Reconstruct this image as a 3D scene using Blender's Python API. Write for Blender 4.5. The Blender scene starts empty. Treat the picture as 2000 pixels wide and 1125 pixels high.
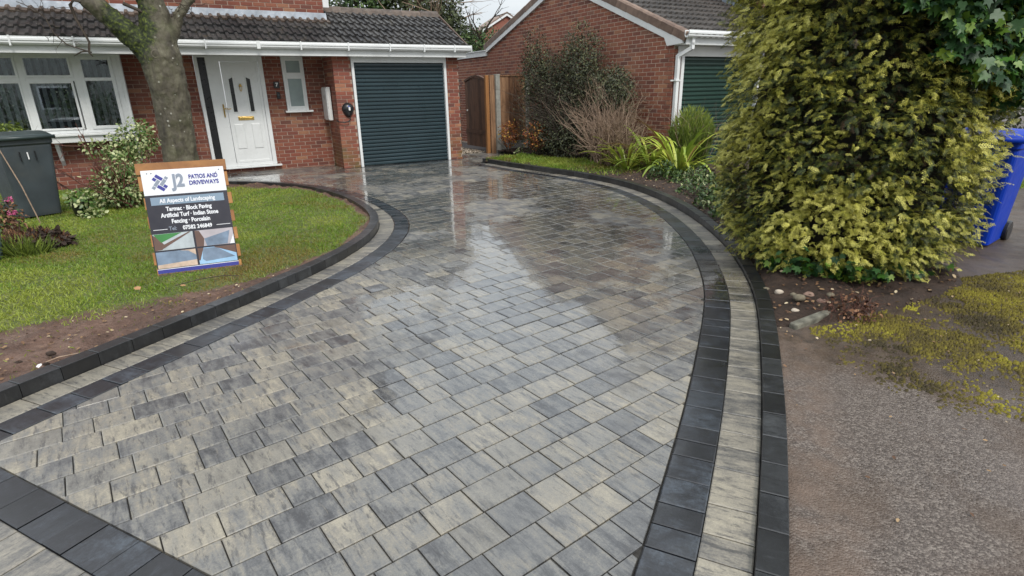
import bpy, math, random
import numpy as np
from mathutils import Vector, Matrix
random.seed(7); rng = np.random.default_rng(11)
S = bpy.context.scene; COL = S.collection
R = math.radians

# ------------------------------------------------------------------ camera, world, sun, exposure
PITCH, ROLL, EYE = 0.33645, -0.02077, 1.5
cam = bpy.data.objects.new('camera', bpy.data.cameras.new('camera')); COL.objects.link(cam)
cam.data.sensor_width = 36; cam.data.lens = 1104/2000*36; cam.data.clip_start = .05; cam.data.clip_end = 600
cp, sp, cr, sr = math.cos(PITCH), math.sin(PITCH), math.cos(ROLL), math.sin(ROLL)
Fv = Vector((0, cp, -sp)); Uv = Vector((0, sp, cp)); Xv = Vector((1, 0, 0))
Xc = Xv*cr+Uv*sr; Uc = -Xv*sr+Uv*cr
M = Matrix((Xc, Uc, -Fv)).transposed().to_4x4(); M.translation = (0, 0, EYE)
cam.matrix_world = M; S.camera = cam

SUN_EL, SUN_AZ = R(48), R(150)      # azimuth measured from +Y clockwise
w = bpy.data.worlds.new('World'); S.world = w; w.use_nodes = True
nt = w.node_tree; nt.nodes.clear()
def wn(t, **k):
    n = nt.nodes.new(t)
    for a, b in k.items(): setattr(n, a, b)
    return n
out = wn('ShaderNodeOutputWorld'); bg = wn('ShaderNodeBackground'); bg.inputs[1].default_value = 1.0
sky = wn('ShaderNodeTexSky', sky_type='NISHITA', sun_disc=False, sun_elevation=SUN_EL, sun_rotation=SUN_AZ, dust_density=4.0, air_density=1.2)
skym = wn('ShaderNodeMix', data_type='RGBA', blend_type='MULTIPLY'); skym.inputs[0].default_value = 1
skym.inputs[7].default_value = (.09, .09, .09, 1)
tc = wn('ShaderNodeTexCoord'); mp = wn('ShaderNodeMapping'); mp.inputs['Scale'].default_value = (1.6, 1.6, 5)
nz = wn('ShaderNodeTexNoise'); nz.inputs['Scale'].default_value = 1.7; nz.inputs['Detail'].default_value = 6; nz.inputs['Roughness'].default_value = .55
cr_ = wn('ShaderNodeValToRGB'); cr_.color_ramp.elements[0].position = .3; cr_.color_ramp.elements[1].position = .72
cr_.color_ramp.elements[0].color = (.66, .73, .79, 1); cr_.color_ramp.elements[1].color = (.97, .99, 1.0, 1)
mx = wn('ShaderNodeMix', data_type='RGBA'); mx.inputs[0].default_value = .86
L = nt.links.new
L(sky.outputs[0], skym.inputs[6]); L(tc.outputs['Generated'], mp.inputs[0]); L(mp.outputs[0], nz.inputs[0]); L(nz.outputs[0], cr_.inputs[0])
L(skym.outputs[2], mx.inputs[6]); L(cr_.outputs[0], mx.inputs[7])
sepz = wn('ShaderNodeSeparateXYZ'); L(tc.outputs['Generated'], sepz.inputs[0]); ove = wn('ShaderNodeMapRange')      # an overcast sky is brightest overhead
for k_, v_ in ((1, 0.), (2, 1.), (3, .70), (4, 1.25)): ove.inputs[k_].default_value = v_
L(sepz.outputs[2], ove.inputs[0]); L(mx.outputs[2], bg.inputs[0]); L(ove.outputs[0], bg.inputs[1]); L(bg.outputs[0], out.inputs[0])
sd = bpy.data.lights.new('sun', 'SUN'); sd.energy = 1.5; sd.angle = R(14); sd.color = (1, .96, .9)
sun = bpy.data.objects.new('sun', sd); COL.objects.link(sun)
sdir = Vector((math.sin(SUN_AZ)*math.cos(SUN_EL), math.cos(SUN_AZ)*math.cos(SUN_EL), math.sin(SUN_EL)))
sun.rotation_euler = sdir.to_track_quat('Z', 'Y').to_euler(); sun.location = (0, 0, 20)
S.view_settings.view_transform = 'Standard'; S.view_settings.look = 'None'; S.view_settings.gamma = 1
S.view_settings.exposure = 0.58
S.render.engine = 'CYCLES'

# ------------------------------------------------------------------ house frame (u along the house front, v into it)
HY = 0.5279; O = Vector((-3.199, 12.421, 0)); hc, hs = math.cos(HY), math.sin(HY)
def W(u, v, z=0): return Vector((O.x+u*hc-v*hs, O.y+u*hs+v*hc, z))

# ------------------------------------------------------------------ helpers
def tag(o, label=None, cat=None, group=None, kind=None):
    if label: o['label'] = label
    if cat: o['category'] = cat
    if group: o['group'] = group
    if kind: o['kind'] = kind
    return o
def empty(name, loc=(0, 0, 0), rz=0, **k):
    o = bpy.data.objects.new(name, None); COL.objects.link(o); o.location = loc; o.rotation_euler = (0, 0, rz)
    o.empty_display_size = .1
    return tag(o, **k)
def mk(name, verts, faces, m, parent=None, rnd=None, smooth=False, loc=None):
    me = bpy.data.meshes.new(name)
    me.from_pydata([tuple(v) for v in verts], [], [tuple(f) for f in faces]); 
    if m: me.materials.append(m)
    if rnd is not None:
        a = me.attributes.new('rnd', 'FLOAT', 'FACE'); a.data.foreach_set('value', np.asarray(rnd, 'f'))
    if smooth: me.polygons.foreach_set('use_smooth', [True]*len(me.polygons))
    me.update()
    o = bpy.data.objects.new(name, me); COL.objects.link(o); o.parent = parent
    if loc is not None: o.location = loc
    return o
def inst(name, me, parent, loc, rz=0, rot=None):
    o = bpy.data.objects.new(name, me); COL.objects.link(o); o.parent = parent; o.location = loc
    o.rotation_euler = rot if rot else (0, 0, rz)
    return o
class MB:
    def __init__(s): s.v = []; s.f = []; s.r = []
    def add(s, vs, fs, r=0.):
        n = len(s.v); s.v += [tuple(x) for x in vs]; s.f += [tuple(i+n for i in f) for f in fs]; s.r += [r]*len(fs); return s
    def box(s, x0, x1, y0, y1, z0, z1, r=0., M=None, b=0.):
        vs = [(x, y, z) for z in (z0, z1) for x, y in ((x0, y0), (x1, y0), (x1, y1), (x0, y1))]
        if M is not None: vs = [M @ Vector(v) for v in vs]
        return s.add(vs, [(3, 2, 1, 0), (4, 5, 6, 7), (0, 1, 5, 4), (1, 2, 6, 5), (2, 3, 7, 6), (3, 0, 4, 7)], r)
    def prism(s, poly, z0, z1, bev=0., r=0.):
        n = len(poly); P = [Vector((p[0], p[1])) for p in poly]
        if bev:
            c = sum(P, Vector((0, 0)))/n; T = []
            for p in P:
                d = c-p; l = d.length; T.append(p+d*(min(.4, bev*1.4/max(l, 1e-4))))
            vs = [(p.x, p.y, z0) for p in P]+[(p.x, p.y, z1-bev*.7) for p in P]+[(p.x, p.y, z1) for p in T]
            fs = [tuple(range(2*n, 3*n))]
            for i in range(n):
                j = (i+1) % n; fs += [(i, j, n+j, n+i), (n+i, n+j, 2*n+j, 2*n+i)]
        else:
            vs = [(p.x, p.y, z0) for p in P]+[(p.x, p.y, z1) for p in P]
            fs = [tuple(range(n, 2*n)), tuple(range(n-1, -1, -1))]+[(i, (i+1) % n, n+(i+1) % n, n+i) for i in range(n)]
        return s.add(vs, fs, r)
    def tube(s, pts, rad, n=6, r=0., cap=True):
        pts = [Vector(p) for p in pts]; m = len(pts)
        if not hasattr(rad, '__len__'): rad = [rad]*m
        base = len(s.v); ref = Vector((.13, .21, .97))
        for i, p in enumerate(pts):
            t = (pts[min(i+1, m-1)]-pts[max(i-1, 0)]); t = t.normalized() if t.length > 1e-9 else Vector((0, 0, 1))
            a = t.cross(ref)
            if a.length < .05: a = t.cross(Vector((1, 0, 0)))
            a.normalize(); b = t.cross(a)
            for k in range(n):
                th = 2*math.pi*k/n; s.v.append(tuple(p+(a*math.cos(th)+b*math.sin(th))*rad[i]))
        for i in range(m-1):
            for k in range(n):
                k2 = (k+1) % n; s.f.append((base+i*n+k, base+i*n+k2, base+(i+1)*n+k2, base+(i+1)*n+k)); s.r.append(r)
        if cap:
            s.f.append(tuple(base+k for k in range(n-1, -1, -1))); s.f.append(tuple(base+(m-1)*n+k for k in range(n))); s.r += [r, r]
        return s
    def lathe(s, prof, c=(0, 0, 0), n=20, r=0.):
        base = len(s.v)
        for rr, z in prof:
            for k in range(n):
                th = 2*math.pi*k/n; s.v.append((c[0]+rr*math.cos(th), c[1]+rr*math.sin(th), c[2]+z))
        for i in range(len(prof)-1):
            for k in range(n):
                k2 = (k+1) % n; s.f.append((base+i*n+k, base+i*n+k2, base+(i+1)*n+k2, base+(i+1)*n+k)); s.r.append(r)
        return s
    def extr(s, prof, a0, a1, axis='x', r=0.):   # closed profile in the other two axes, extruded along axis
        n = len(prof)
        f = {'x': lambda a, p: (a, p[0], p[1]), 'y': lambda a, p: (p[0], a, p[1]), 'z': lambda a, p: (p[0], p[1], a)}[axis]
        return s.add([f(a0, p) for p in prof]+[f(a1, p) for p in prof],
                     [tuple(range(n-1, -1, -1)), tuple(range(n, 2*n))]+[(i, (i+1) % n, n+(i+1) % n, n+i) for i in range(n)], r)
    def mesh(s, name, m):
        me = bpy.data.meshes.new(name); me.from_pydata(s.v, [], s.f); me.materials.append(m)
        if any(s.r): a = me.attributes.new('rnd', 'FLOAT', 'FACE'); a.data.foreach_set('value', np.asarray(s.r, 'f'))
        me.update(); return me
    def obj(s, name, m, parent=None, smooth=False, bevel=0., loc=None, shift=None):
        if shift: s.v = [(x-shift[0], y-shift[1], z-(shift[2] if len(shift) > 2 else 0)) for x, y, z in s.v]
        o = mk(name, s.v, s.f, m, parent, s.r if any(s.r) else None, smooth, loc)
        if bevel:
            b = o.modifiers.new('bevel', 'BEVEL'); b.width = bevel; b.segments = 2; b.limit_method = 'ANGLE'; b.angle_limit = R(40)
        return o
def bake(name, T, F, pos, Rm, sc, m, parent=None, rnd=None, smooth=False):
    """many copies of one small template baked into one mesh"""
    T = np.asarray(T, 'f'); n = len(pos); k = len(T); sc = np.asarray(sc, 'f')
    if sc.ndim == 1: sc = sc[:, None, None]
    else: sc = sc[:, None, :]
    V = np.einsum('nij,nkj->nki', Rm, T[None]*sc)+np.asarray(pos)[:, None, :]
    V = V.reshape(-1, 3); nf = len(F); fl = np.array([len(f) for f in F])
    flat = np.concatenate([np.array(f) for f in F]); tot = fl.sum()
    idx = (flat[None]+(np.arange(n)*k)[:, None]).ravel()
    me = bpy.data.meshes.new(name); me.vertices.add(len(V)); me.vertices.foreach_set('co', V.astype('f').ravel())
    me.loops.add(len(idx)); me.loops.foreach_set('vertex_index', idx.astype('i'))
    me.polygons.add(n*nf); st = np.concatenate([[0], np.cumsum(np.tile(fl, n))[:-1]]); me.polygons.foreach_set('loop_start', st.astype('i'))
    me.update(calc_edges=True); me.materials.append(m)
    if rnd is not None:
        a = me.attributes.new('rnd', 'FLOAT', 'FACE'); a.data.foreach_set('value', np.repeat(np.asarray(rnd, 'f'), nf))
    if smooth: me.polygons.foreach_set('use_smooth', np.ones(n*nf, bool))
    o = bpy.data.objects.new(name, me); COL.objects.link(o); o.parent = parent
    return o
def nrm(a): a = np.asarray(a, float); return a/np.maximum(np.linalg.norm(a, axis=-1, keepdims=True), 1e-9)
def frames(d, up):
    """rotation matrices with local y along d and local z near up"""
    d = nrm(d); x = nrm(np.cross(d, up)); z = np.cross(x, d); return np.stack([x, d, z], axis=2)
def vnoise(p, sc, seed=0):
    """cheap value noise on 2D/3D points, 0..1"""
    p = np.asarray(p, float)*sc+seed*17.3; i = np.floor(p).astype(int); f = p-i; f = f*f*(3-2*f)
    D = p.shape[-1]; out = 0
    for c in range(2**D):
        off = np.array([(c >> k) & 1 for k in range(D)]); q = i+off
        h = (q*np.array([374761393, 668265263, 2147483647][:D])).sum(-1)+seed*1013
        h = (h ^ (h >> 13))*1274126177; h = (h ^ (h >> 16)) & 0xffff
        wgt = np.prod(np.where(off == 1, f, 1-f), axis=-1); out = out+wgt*h/65535.
    return out
def fbm(p, sc, seed=0, o=3): 
    return sum(vnoise(p, sc*2**k, seed+k)*.5**k for k in range(o))/sum(.5**k for k in range(o))

# ------------------------------------------------------------------ materials
def nodes(name):
    m = bpy.data.materials.new(name); m.use_nodes = True; t = m.node_tree; t.nodes.clear()
    o = t.nodes.new('ShaderNodeOutputMaterial'); b = t.nodes.new('ShaderNodeBsdfPrincipled'); t.links.new(b.outputs[0], o.inputs[0])
    return m, t, b
class N:
    """tiny node helper"""
    def __init__(s, t): s.t = t
    def n(s, ty, ins=None, **k):
        n = s.t.nodes.new(ty)
        for a, b in k.items(): setattr(n, a, b)
        for a, b in (ins or {}).items(): s.set(n.inputs[a], b)
        return n
    def set(s, i, b):
        if hasattr(b, 'links') and hasattr(b, 'is_output'): s.t.links.new(b, i)
        else: i.default_value = b
    def math(s, op, a, b=0., c=None, clamp=False):
        n = s.n('ShaderNodeMath', {0: a, 1: b}, operation=op, use_clamp=clamp)
        if c is not None: s.set(n.inputs[2], c)
        return n.outputs[0]
    def noise(s, vec, scale, detail=4, rough=.55, dist=0.):
        n = s.n('ShaderNodeTexNoise', {'Scale': scale, 'Detail': detail, 'Roughness': rough, 'Distortion': dist})
        if vec is not None: s.set(n.inputs['Vector'], vec)
        return n.outputs[0]
    def ramp(s, f, stops):
        n = s.n('ShaderNodeValToRGB', {0: f}); e = n.color_ramp.elements
        while len(e) < len(stops): e.new(.5)
        for i, (p, c) in enumerate(stops): e[i].position = p; e[i].color = (*c, 1) if len(c) == 3 else c
        return n.outputs[0]
    def mix(s, f, a, b, bt='MIX'):
        n = s.n('ShaderNodeMix', data_type='RGBA', blend_type=bt); s.set(n.inputs[0], f)
        for i, x in ((6, a), (7, b)):
            if isinstance(x, tuple): x = (*x, 1) if len(x) == 3 else x
            s.set(n.inputs[i], x)
        return n.outputs[2]
    def mr(s, v, a, b, c=0., d=1., smooth=False):
        n = s.n('ShaderNodeMapRange', {0: v, 1: a, 2: b, 3: c, 4: d}); 
        if smooth: n.interpolation_type = 'SMOOTHSTEP'
        return n.outputs[0]
    def obj(s): return s.n('ShaderNodeTexCoord').outputs['Object']
    def pos(s): return s.n('ShaderNodeNewGeometry').outputs['Position']
    def rnd(s):
        a = s.n('ShaderNodeAttribute', attribute_name='rnd').outputs['Fac']; o = s.n('ShaderNodeObjectInfo').outputs['Random']
        return s.math('FRACT', s.math('ADD', a, o))
    def attr(s): return s.n('ShaderNodeAttribute', attribute_name='rnd').outputs['Fac']
    def scale(s, v, sc): return s.n('ShaderNodeMapping', {'Vector': v, 'Scale': sc}).outputs[0]
    def offs(s, v, r, k=37.):
        c = s.n('ShaderNodeCombineXYZ', {0: s.math('MULTIPLY', r, k), 1: s.math('MULTIPLY', r, k*1.7), 2: s.math('MULTIPLY', r, k*.6)})
        return s.n('ShaderNodeVectorMath', {0: v, 1: c.outputs[0]}, operation='ADD').outputs[0]
    def bump(s, h, st=.3, d=.01, nrm=None):
        n = s.n('ShaderNodeBump', {'Strength': st, 'Distance': d, 'Height': h})
        if nrm: s.set(n.inputs['Normal'], nrm)
        return n.outputs[0]
def flat(name, col, rough=.5, metal=0., scale=6., var=.12, bump=0., spec=.5, dirt=0.):
    m, t, b = nodes(name); g = N(t); n1 = g.noise(g.pos(), scale, 5)
    dk = tuple(c*(1-var) for c in col); lt = tuple(min(1, c*(1+var)) for c in col)
    c = g.ramp(n1, [(.3, dk), (.7, lt)])
    if dirt: c = g.mix(g.mr(g.noise(g.pos(), scale*.7, 7, .7), .5, .75, 0, dirt), c, (.12, .11, .09))
    g.set(b.inputs['Base Color'], c); g.set(b.inputs['Roughness'], g.mr(g.noise(g.pos(), scale*3), .3, .7, max(.02, rough*.8), min(1, rough*1.2)))
    b.inputs['Metallic'].default_value = metal; b.inputs['Specular IOR Level'].default_value = spec
    if bump: g.set(b.inputs['Normal'], g.bump(g.noise(g.pos(), scale*12, 4), bump, .004))
    return m
def brickm(name, cols, moss=False):
    m, t, b = nodes(name); g = N(t); r = g.rnd(); v = g.offs(g.obj(), r)
    c = g.ramp(r, cols); c = g.mix(g.mr(g.noise(v, 14, 5, .6), .35, .7, 0, .35), c, (.16, .055, .035))
    c = g.mix(g.mr(g.noise(g.pos(), 1.3, 5), .55, .8, 0, .22), c, (.42, .27, .19))
    if moss:
        z = g.n('ShaderNodeSeparateXYZ', {0: g.pos()}).outputs[2]
        f = g.math('MULTIPLY', g.mr(z, .75, .05, 0, 1), g.mr(g.noise(g.pos(), 3, 4), .38, .6)); c = g.mix(g.math('MULTIPLY', f, .75), c, (.11, .12, .03))
    g.set(b.inputs['Base Color'], c); b.inputs['Roughness'].default_value = .8
    g.set(b.inputs['Normal'], g.bump(g.noise(v, 90, 5, .65), .5, .004)); return m
BR = [(0, (.11, .042, .034)), (.2, (.17, .055, .036)), (.45, (.23, .07, .042)), (.7, (.17, .05, .036)), (.9, (.27, .10, .058)), (1, (.32, .16, .09))]
M_brick = brickm('red_brick', BR); M_brickp = brickm('pillar_brick', [(p, tuple(x*1.25 for x in c)) for p, c in BR], True)
M_brickn = brickm('orange_brick', [(0, (.17, .07, .052)), (.3, (.29, .10, .062)), (.6, (.34, .13, .075)), (.8, (.24, .08, .055)), (.94, (.42, .20, .11)), (1, (.15, .07, .065))])
M_mortar = flat('mortar', (.34, .25, .20), .9, scale=20, var=.2, bump=.4)
M_mortarn = flat('mortar_pale', (.58, .46, .37), .9, scale=20, var=.2, bump=.4)
M_white = flat('white_upvc', (.74, .76, .76), .3, scale=2, var=.04, dirt=.12)
M_white2 = flat('white_board', (.70, .71, .70), .45, scale=2, var=.05, dirt=.15)
M_lead = flat('lead_flashing', (.26, .30, .35), .45, scale=5, var=.25, bump=.3)
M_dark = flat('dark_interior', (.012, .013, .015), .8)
M_black = flat('black_plastic', (.016, .017, .019), .3, scale=4, var=.2)
M_brass = flat('brass', (.55, .38, .12), .3, metal=.9, scale=30)
M_greyp = flat('grey_plastic', (.05, .062, .072), .48, scale=4, var=.18, dirt=.25)
M_greylid = flat('green_grey_lid', (.03, .047, .048), .42, scale=4, var=.18, dirt=.2)
M_blue = flat('blue_plastic', (.002, .04, .42), .5, scale=3, var=.1, dirt=.03, spec=.25)
M_conc = flat('concrete', (.30, .30, .27), .85, scale=9, var=.25, bump=.5, dirt=.3)
M_slatb = flat('blue_grey_slats', (.024, .046, .056), .33, scale=1.5, var=.12)
M_slatg = flat('dark_green_slats', (.014, .045, .034), .35, scale=1.5, var=.12)
M_blind = flat('blind_fabric', (.85, .87, .84), .8)
M_obsc = flat('obscured_glass', (.30, .36, .36), .12, scale=3, var=.15)

def glassm():
    m = bpy.data.materials.new('window_glass'); m.use_nodes = True; t = m.node_tree; t.nodes.clear(); g = N(t)
    o = g.n('ShaderNodeOutputMaterial'); gl = g.n('ShaderNodeBsdfGlossy', {'Color': (.9, .95, 1, 1), 'Roughness': .01}); tr = g.n('ShaderNodeBsdfTransparent', {'Color': (.7, .74, .76, 1)})
    f = g.n('ShaderNodeFresnel', {'IOR': 1.55}); fac = g.math('ADD', f.outputs[0], .17, clamp=True)
    mx = g.n('ShaderNodeMixShader', {0: fac, 1: tr.outputs[0], 2: gl.outputs[0]}); t.links.new(mx.outputs[0], o.inputs[0]); return m
M_glass = glassm()

def paverm(name, stops, wetlo=.43, wethi=.53, streak=(24, 4.5, 5), rvar=.15):
    m, t, b = nodes(name); g = N(t); r = g.rnd(); v = g.offs(g.obj(), r)
    st = g.noise(g.scale(v, streak), 1., 6, .68, .4); bl = g.noise(v, 6.5, 5, .65)
    gr = g.noise(v, 75, 5, .8); f = g.math('ADD', g.math('ADD', g.math('MULTIPLY', st, .42), g.math('MULTIPLY', bl, .33)), g.math('MULTIPLY', gr, .25))
    f = g.math('ADD', f, g.math('MULTIPLY', g.math('SUBTRACT', r, .5), rvar))
    c = g.ramp(f, stops)
    r2 = g.math('FRACT', g.math('MULTIPLY', r, 7.31)); c = g.mix(g.mr(r2, .78, 1, 0, .38), c, tuple(stops[-1][1]), 'MIX'); r3 = g.math('FRACT', g.math('MULTIPLY', r, 13.7)); c = g.mix(g.mr(r3, .86, 1, 0, .55), c, tuple(stops[1][1]), 'MIX')
    fine = g.noise(v, 160, 4, .7); sk = g.noise(g.scale(v, (46, 9, 5)), 1., 6, .75, .3); c = g.mix(g.mr(sk, .53, .62, 0, .72), c, tuple(stops[0][1])); c = g.mix(g.mr(sk, .42, .34, 0, .3), c, tuple(stops[-1][1])); c = g.mix(.35, c, g.ramp(fine, [(.3, (.35, .35, .35)), (.7, (1.2, 1.2, 1.2))]), 'MULTIPLY')
    P = g.pos(); wp = g.noise(P, .75, 5, .55, .6); wfine = g.noise(P, 7, 5, .6)
    sx = g.n('ShaderNodeSeparateXYZ', {0: P}).outputs
    side = g.math('MULTIPLY', g.mr(sx[0], -.3, -1.3, 0, .11), g.mr(sx[1], 6, 4.6, 0, 1)); wf = g.math('SUBTRACT', g.math('ADD', g.math('MULTIPLY', wp, .70), g.math('MULTIPLY', wfine, .30)), side)
    dx = g.math('SUBTRACT', sx[0], .15); dy = g.math('MULTIPLY', g.math('SUBTRACT', sx[1], 5.0), .42); gloss_d = g.math('SQRT', g.math('ADD', g.math('MULTIPLY', dx, dx), g.math('MULTIPLY', dy, dy)))   # distance from a wetter patch added to strengthen the sky reflection
    wf = g.math('ADD', wf, g.mr(gloss_d, 1.3, .3, 0, .13))
    wet = g.mr(wf, wetlo, wethi, 0, 1, True)
    c = g.mix(g.math('MULTIPLY', wet, .5), c, g.mix(1., c, (.62, .60, .56), 'MULTIPLY'))
    g.set(b.inputs['Base Color'], c)
    g.set(b.inputs['Roughness'], g.mr(wet, 0, 1, .42, .2)); b.inputs['Specular IOR Level'].default_value = .55
    g.set(b.inputs['Coat Weight'], g.mr(wet, 0, 1, .30, 1)); g.set(b.inputs['Coat Roughness'], g.mr(wet, 0, 1, .16, .03)); b.inputs['Coat IOR'].default_value = 1.62
    g.set(b.inputs['Normal'], g.bump(g.math('ADD', fine, g.math('MULTIPLY', bl, .8)), .28, .002))
    g.set(b.inputs['Coat Normal'], g.bump(g.noise(P, 16, 4, .5), .10, .004)); return m
M_paver = paverm('paver_mixed', [(.36, (.05, .05, .053)), (.44, (.12, .121, .122)), (.505, (.19, .186, .172)), (.56, (.235, .216, .18)), (.65, (.36, .325, .25))])
M_band = paverm('paver_beige', [(.34, (.05, .05, .053)), (.43, (.13, .125, .115)), (.52, (.23, .212, .178)), (.66, (.37, .335, .26))], .52, .64, (24, 4.5, 5))
M_char = paverm('paver_charcoal', [(.38, (.007, .008, .010)), (.47, (.014, .015, .019)), (.54, (.026, .030, .038)), (.64, (.062, .076, .095))], .46, .6, (8, 8, 5))
M_kerb = paverm('kerb_charcoal', [(.38, (.008, .008, .009)), (.5, (.015, .016, .018)), (.58, (.030, .032, .036)), (.68, (.06, .064, .068))], .55, .8, (8, 8, 5))
M_joint = flat('joint_sand', (.03, .028, .025), .9, scale=40, var=.4)

def groundm(name, stops, scale, rough=.85, bump=.6, bd=.02, wet=0.):
    m, t, b = nodes(name); g = N(t); P = g.pos()
    f = g.math('ADD', g.math('MULTIPLY', g.noise(P, scale, 8, .68), .6), g.math('MULTIPLY', g.noise(P, scale*9, 6, .7), .4))
    g.set(b.inputs['Base Color'], g.ramp(f, stops)); 
    g.set(b.inputs['Roughness'], g.mr(g.noise(P, scale*2, 4), .35, .7, rough, max(.15, rough-wet))) 
    g.set(b.inputs['Normal'], g.bump(g.math('ADD', g.noise(P, scale*6, 8, .7), g.math('MULTIPLY', g.noise(P, scale*40, 4), .4)), bump, bd)); return m
M_soil = groundm('soil', [(.3, (.035, .02, .013)), (.5, (.12, .066, .045)), (.7, (.25, .155, .112))], 2.2, .8, .9, .03, .5)
M_soild = groundm('dark_soil', [(.3, (.014, .009, .006)), (.5, (.045, .026, .017)), (.72, (.10, .06, .04))], 5, .85, 1, .03, .2)
M_turf = groundm('turf', [(.3, (.03, .05, .01)), (.5, (.075, .105, .02)), (.7, (.13, .12, .035))], 4, .9, .8, .02)
def lawnbm():
    m, t, b = nodes('lawn_base'); g = N(t); P = g.pos(); f = g.math('ADD', g.math('MULTIPLY', g.noise(P, 2.2, 8, .68), .6), g.math('MULTIPLY', g.noise(P, 20, 6, .7), .4))
    so = g.ramp(f, [(.3, (.035, .02, .013)), (.5, (.12, .066, .045)), (.7, (.25, .155, .112))]); tu = g.ramp(g.noise(P, 14, 6, .7), [(.3, (.05, .065, .015)), (.5, (.10, .125, .025)), (.7, (.17, .16, .05))])
    a = g.math('ADD', g.attr(), g.math('MULTIPLY', g.math('SUBTRACT', g.noise(P, 12, 5, .7), .5), .9)); g.set(b.inputs['Base Color'], g.mix(g.mr(a, .35, .75), so, tu))
    g.set(b.inputs['Roughness'], g.mr(g.noise(P, 5, 4), .35, .65, .85, .38)); g.set(b.inputs['Normal'], g.bump(g.math('ADD', g.noise(P, 13, 8, .7), g.math('MULTIPLY', g.noise(P, 70, 4), .4)), 1, .035)); return m
M_lawnb = lawnbm()
def tarmacm():
    m, t, b = nodes('tarmac'); g = N(t); P = g.pos(); vo = g.n('ShaderNodeTexVoronoi', {'Vector': P, 'Scale': 125.}); 
    big = g.noise(P, 1.6, 6, .6, .3); c = g.ramp(vo.outputs['Distance'], [(.05, (.17, .135, .115)), (.5, (.085, .068, .058))])
    sp = g.n('ShaderNodeSeparateColor', {0: vo.outputs['Color']}).outputs[0]
    c = g.mix(g.mr(sp, .5, 1, 0, .75), c, (.25, .215, .185)); c = g.mix(g.mr(sp, .35, 0, 0, .7), c, (.045, .034, .027))
    c = g.mix(g.mr(big, .46, .62, 0, .65), c, (.085, .055, .036)); sx = g.n('ShaderNodeSeparateXYZ', {0: P}).outputs
    md = g.math('ADD', g.math('ADD', sx[1], g.math('MULTIPLY', sx[0], .78)), g.math('MULTIPLY', g.noise(P, 3, 6, .7), 1.5)); c = g.mix(g.mr(md, 4.95, 5.35, 0, .85), c, g.ramp(g.noise(P, 14, 6, .7), [(.35, (.022, .014, .009)), (.6, (.075, .05, .03)), (.75, (.12, .10, .03))]))
    c = g.mix(g.mr(g.noise(P, .9, 4, .6), .5, .62, 0, .35), c, (.16, .13, .115))
    kd = g.math('SUBTRACT', sx[0], g.math('ADD', .42, g.math('MULTIPLY', sx[1], .40))); c = g.mix(g.math('MULTIPLY', g.mr(kd, .24, .10, 0, .6), g.mr(g.noise(P, 7, 6, .7), 4e-1, .6)), c, (.17, .12, .09)); c = g.mix(g.mr(g.noise(P, 28, 6, .7), .5, .72, 0, .5), c, (.055, .038, .028))
    g.set(b.inputs['Base Color'], c); g.set(b.inputs['Roughness'], g.mr(g.noise(P, 3, 5), .35, .65, .65, .36))
    g.set(b.inputs['Normal'], g.bump(g.math('ADD', g.math('MULTIPLY', vo.outputs['Distance'], -1), g.noise(P, 40, 6, .7)), .7, .006)); return m
M_tar = tarmacm()
M_road = flat('asphalt', (.055, .055, .058), .7, scale=30, var=.3, bump=.5)
def leafm(name, stops, rough=.45, transl=.25, obj=False, patch=.0, ps=5.):
    m, t, b = nodes(name); g = N(t); r = g.rnd() if obj else g.attr()
    v = r if not patch else g.math('ADD', r, g.math('MULTIPLY', g.math('SUBTRACT', g.noise(g.pos(), ps, 3), .5), patch))
    c = g.ramp(v, stops); c = g.mix(g.mr(g.noise(g.pos(), 30, 3), .4, .7, 0, .35), c, g.mix(1., c, (.6, .62, .5), 'MULTIPLY'))
    g.set(b.inputs['Base Color'], c); b.inputs['Roughness'].default_value = rough
    tl = g.n('ShaderNodeBsdfTranslucent', {'Color': c}); mx = g.n('ShaderNodeMixShader', {0: transl, 1: b.outputs[0], 2: tl.outputs[0]})
    o = [n for n in t.nodes if n.type == 'OUTPUT_MATERIAL'][0]; t.links.new(mx.outputs[0], o.inputs[0]); return m
M_grass = leafm('grass_blades', [(0, (.24, .17, .06)), (.2, (.27, .24, .045)), (.45, (.17, .24, .028)), (.75, (.17, .30, .03)), (1, (.32, .38, .06))], .5, .3)
M_moss = leafm('moss', [(0, (.04, .03, .010)), (.35, (.10, .078, .010)), (.7, (.19, .16, .012)), (1, (.30, .28, .02))], .8, .1, patch=.5)
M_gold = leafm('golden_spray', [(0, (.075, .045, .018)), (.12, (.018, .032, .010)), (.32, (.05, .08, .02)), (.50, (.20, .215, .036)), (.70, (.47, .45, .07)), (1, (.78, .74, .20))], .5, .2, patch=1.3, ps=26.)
M_ivy = leafm('ivy_leaf', [(0, (.014, .05, .016)), (.5, (.03, .09, .022)), (.8, (.06, .16, .02)), (1, (.22, .32, .03))], .5, .15, obj=True)
M_strap = leafm('strap_leaf', [(0, (.22, .12, .04)), (.12, (.18, .27, .035)), (.6, (.36, .46, .06)), (1, (.58, .60, .12))], .35, .2, obj=True)
M_varie = leafm('variegated_leaf', [(0, (.05, .11, .025)), (.45, (.12, .21, .045)), (.6, (.36, .42, .18)), (1, (.6, .62, .34))], .4, .2)
M_dkfol = leafm('dusky_foliage', [(0, (.028, .032, .02)), (.55, (.065, .075, .04)), (.85, (.11, .125, .055)), (1, (.19, .20, .09))], .6, .1)
M_grfol = leafm('bright_shoots', [(0, (.06, .085, .02)), (.5, (.14, .20, .035)), (1, (.28, .34, .06))], .5, .2)
M_orfol = leafm('orange_leaf', [(0, (.14, .035, .02)), (.5, (.34, .10, .03)), (.85, (.5, .22, .04)), (1, (.55, .4, .08))], .5, .2)
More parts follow.
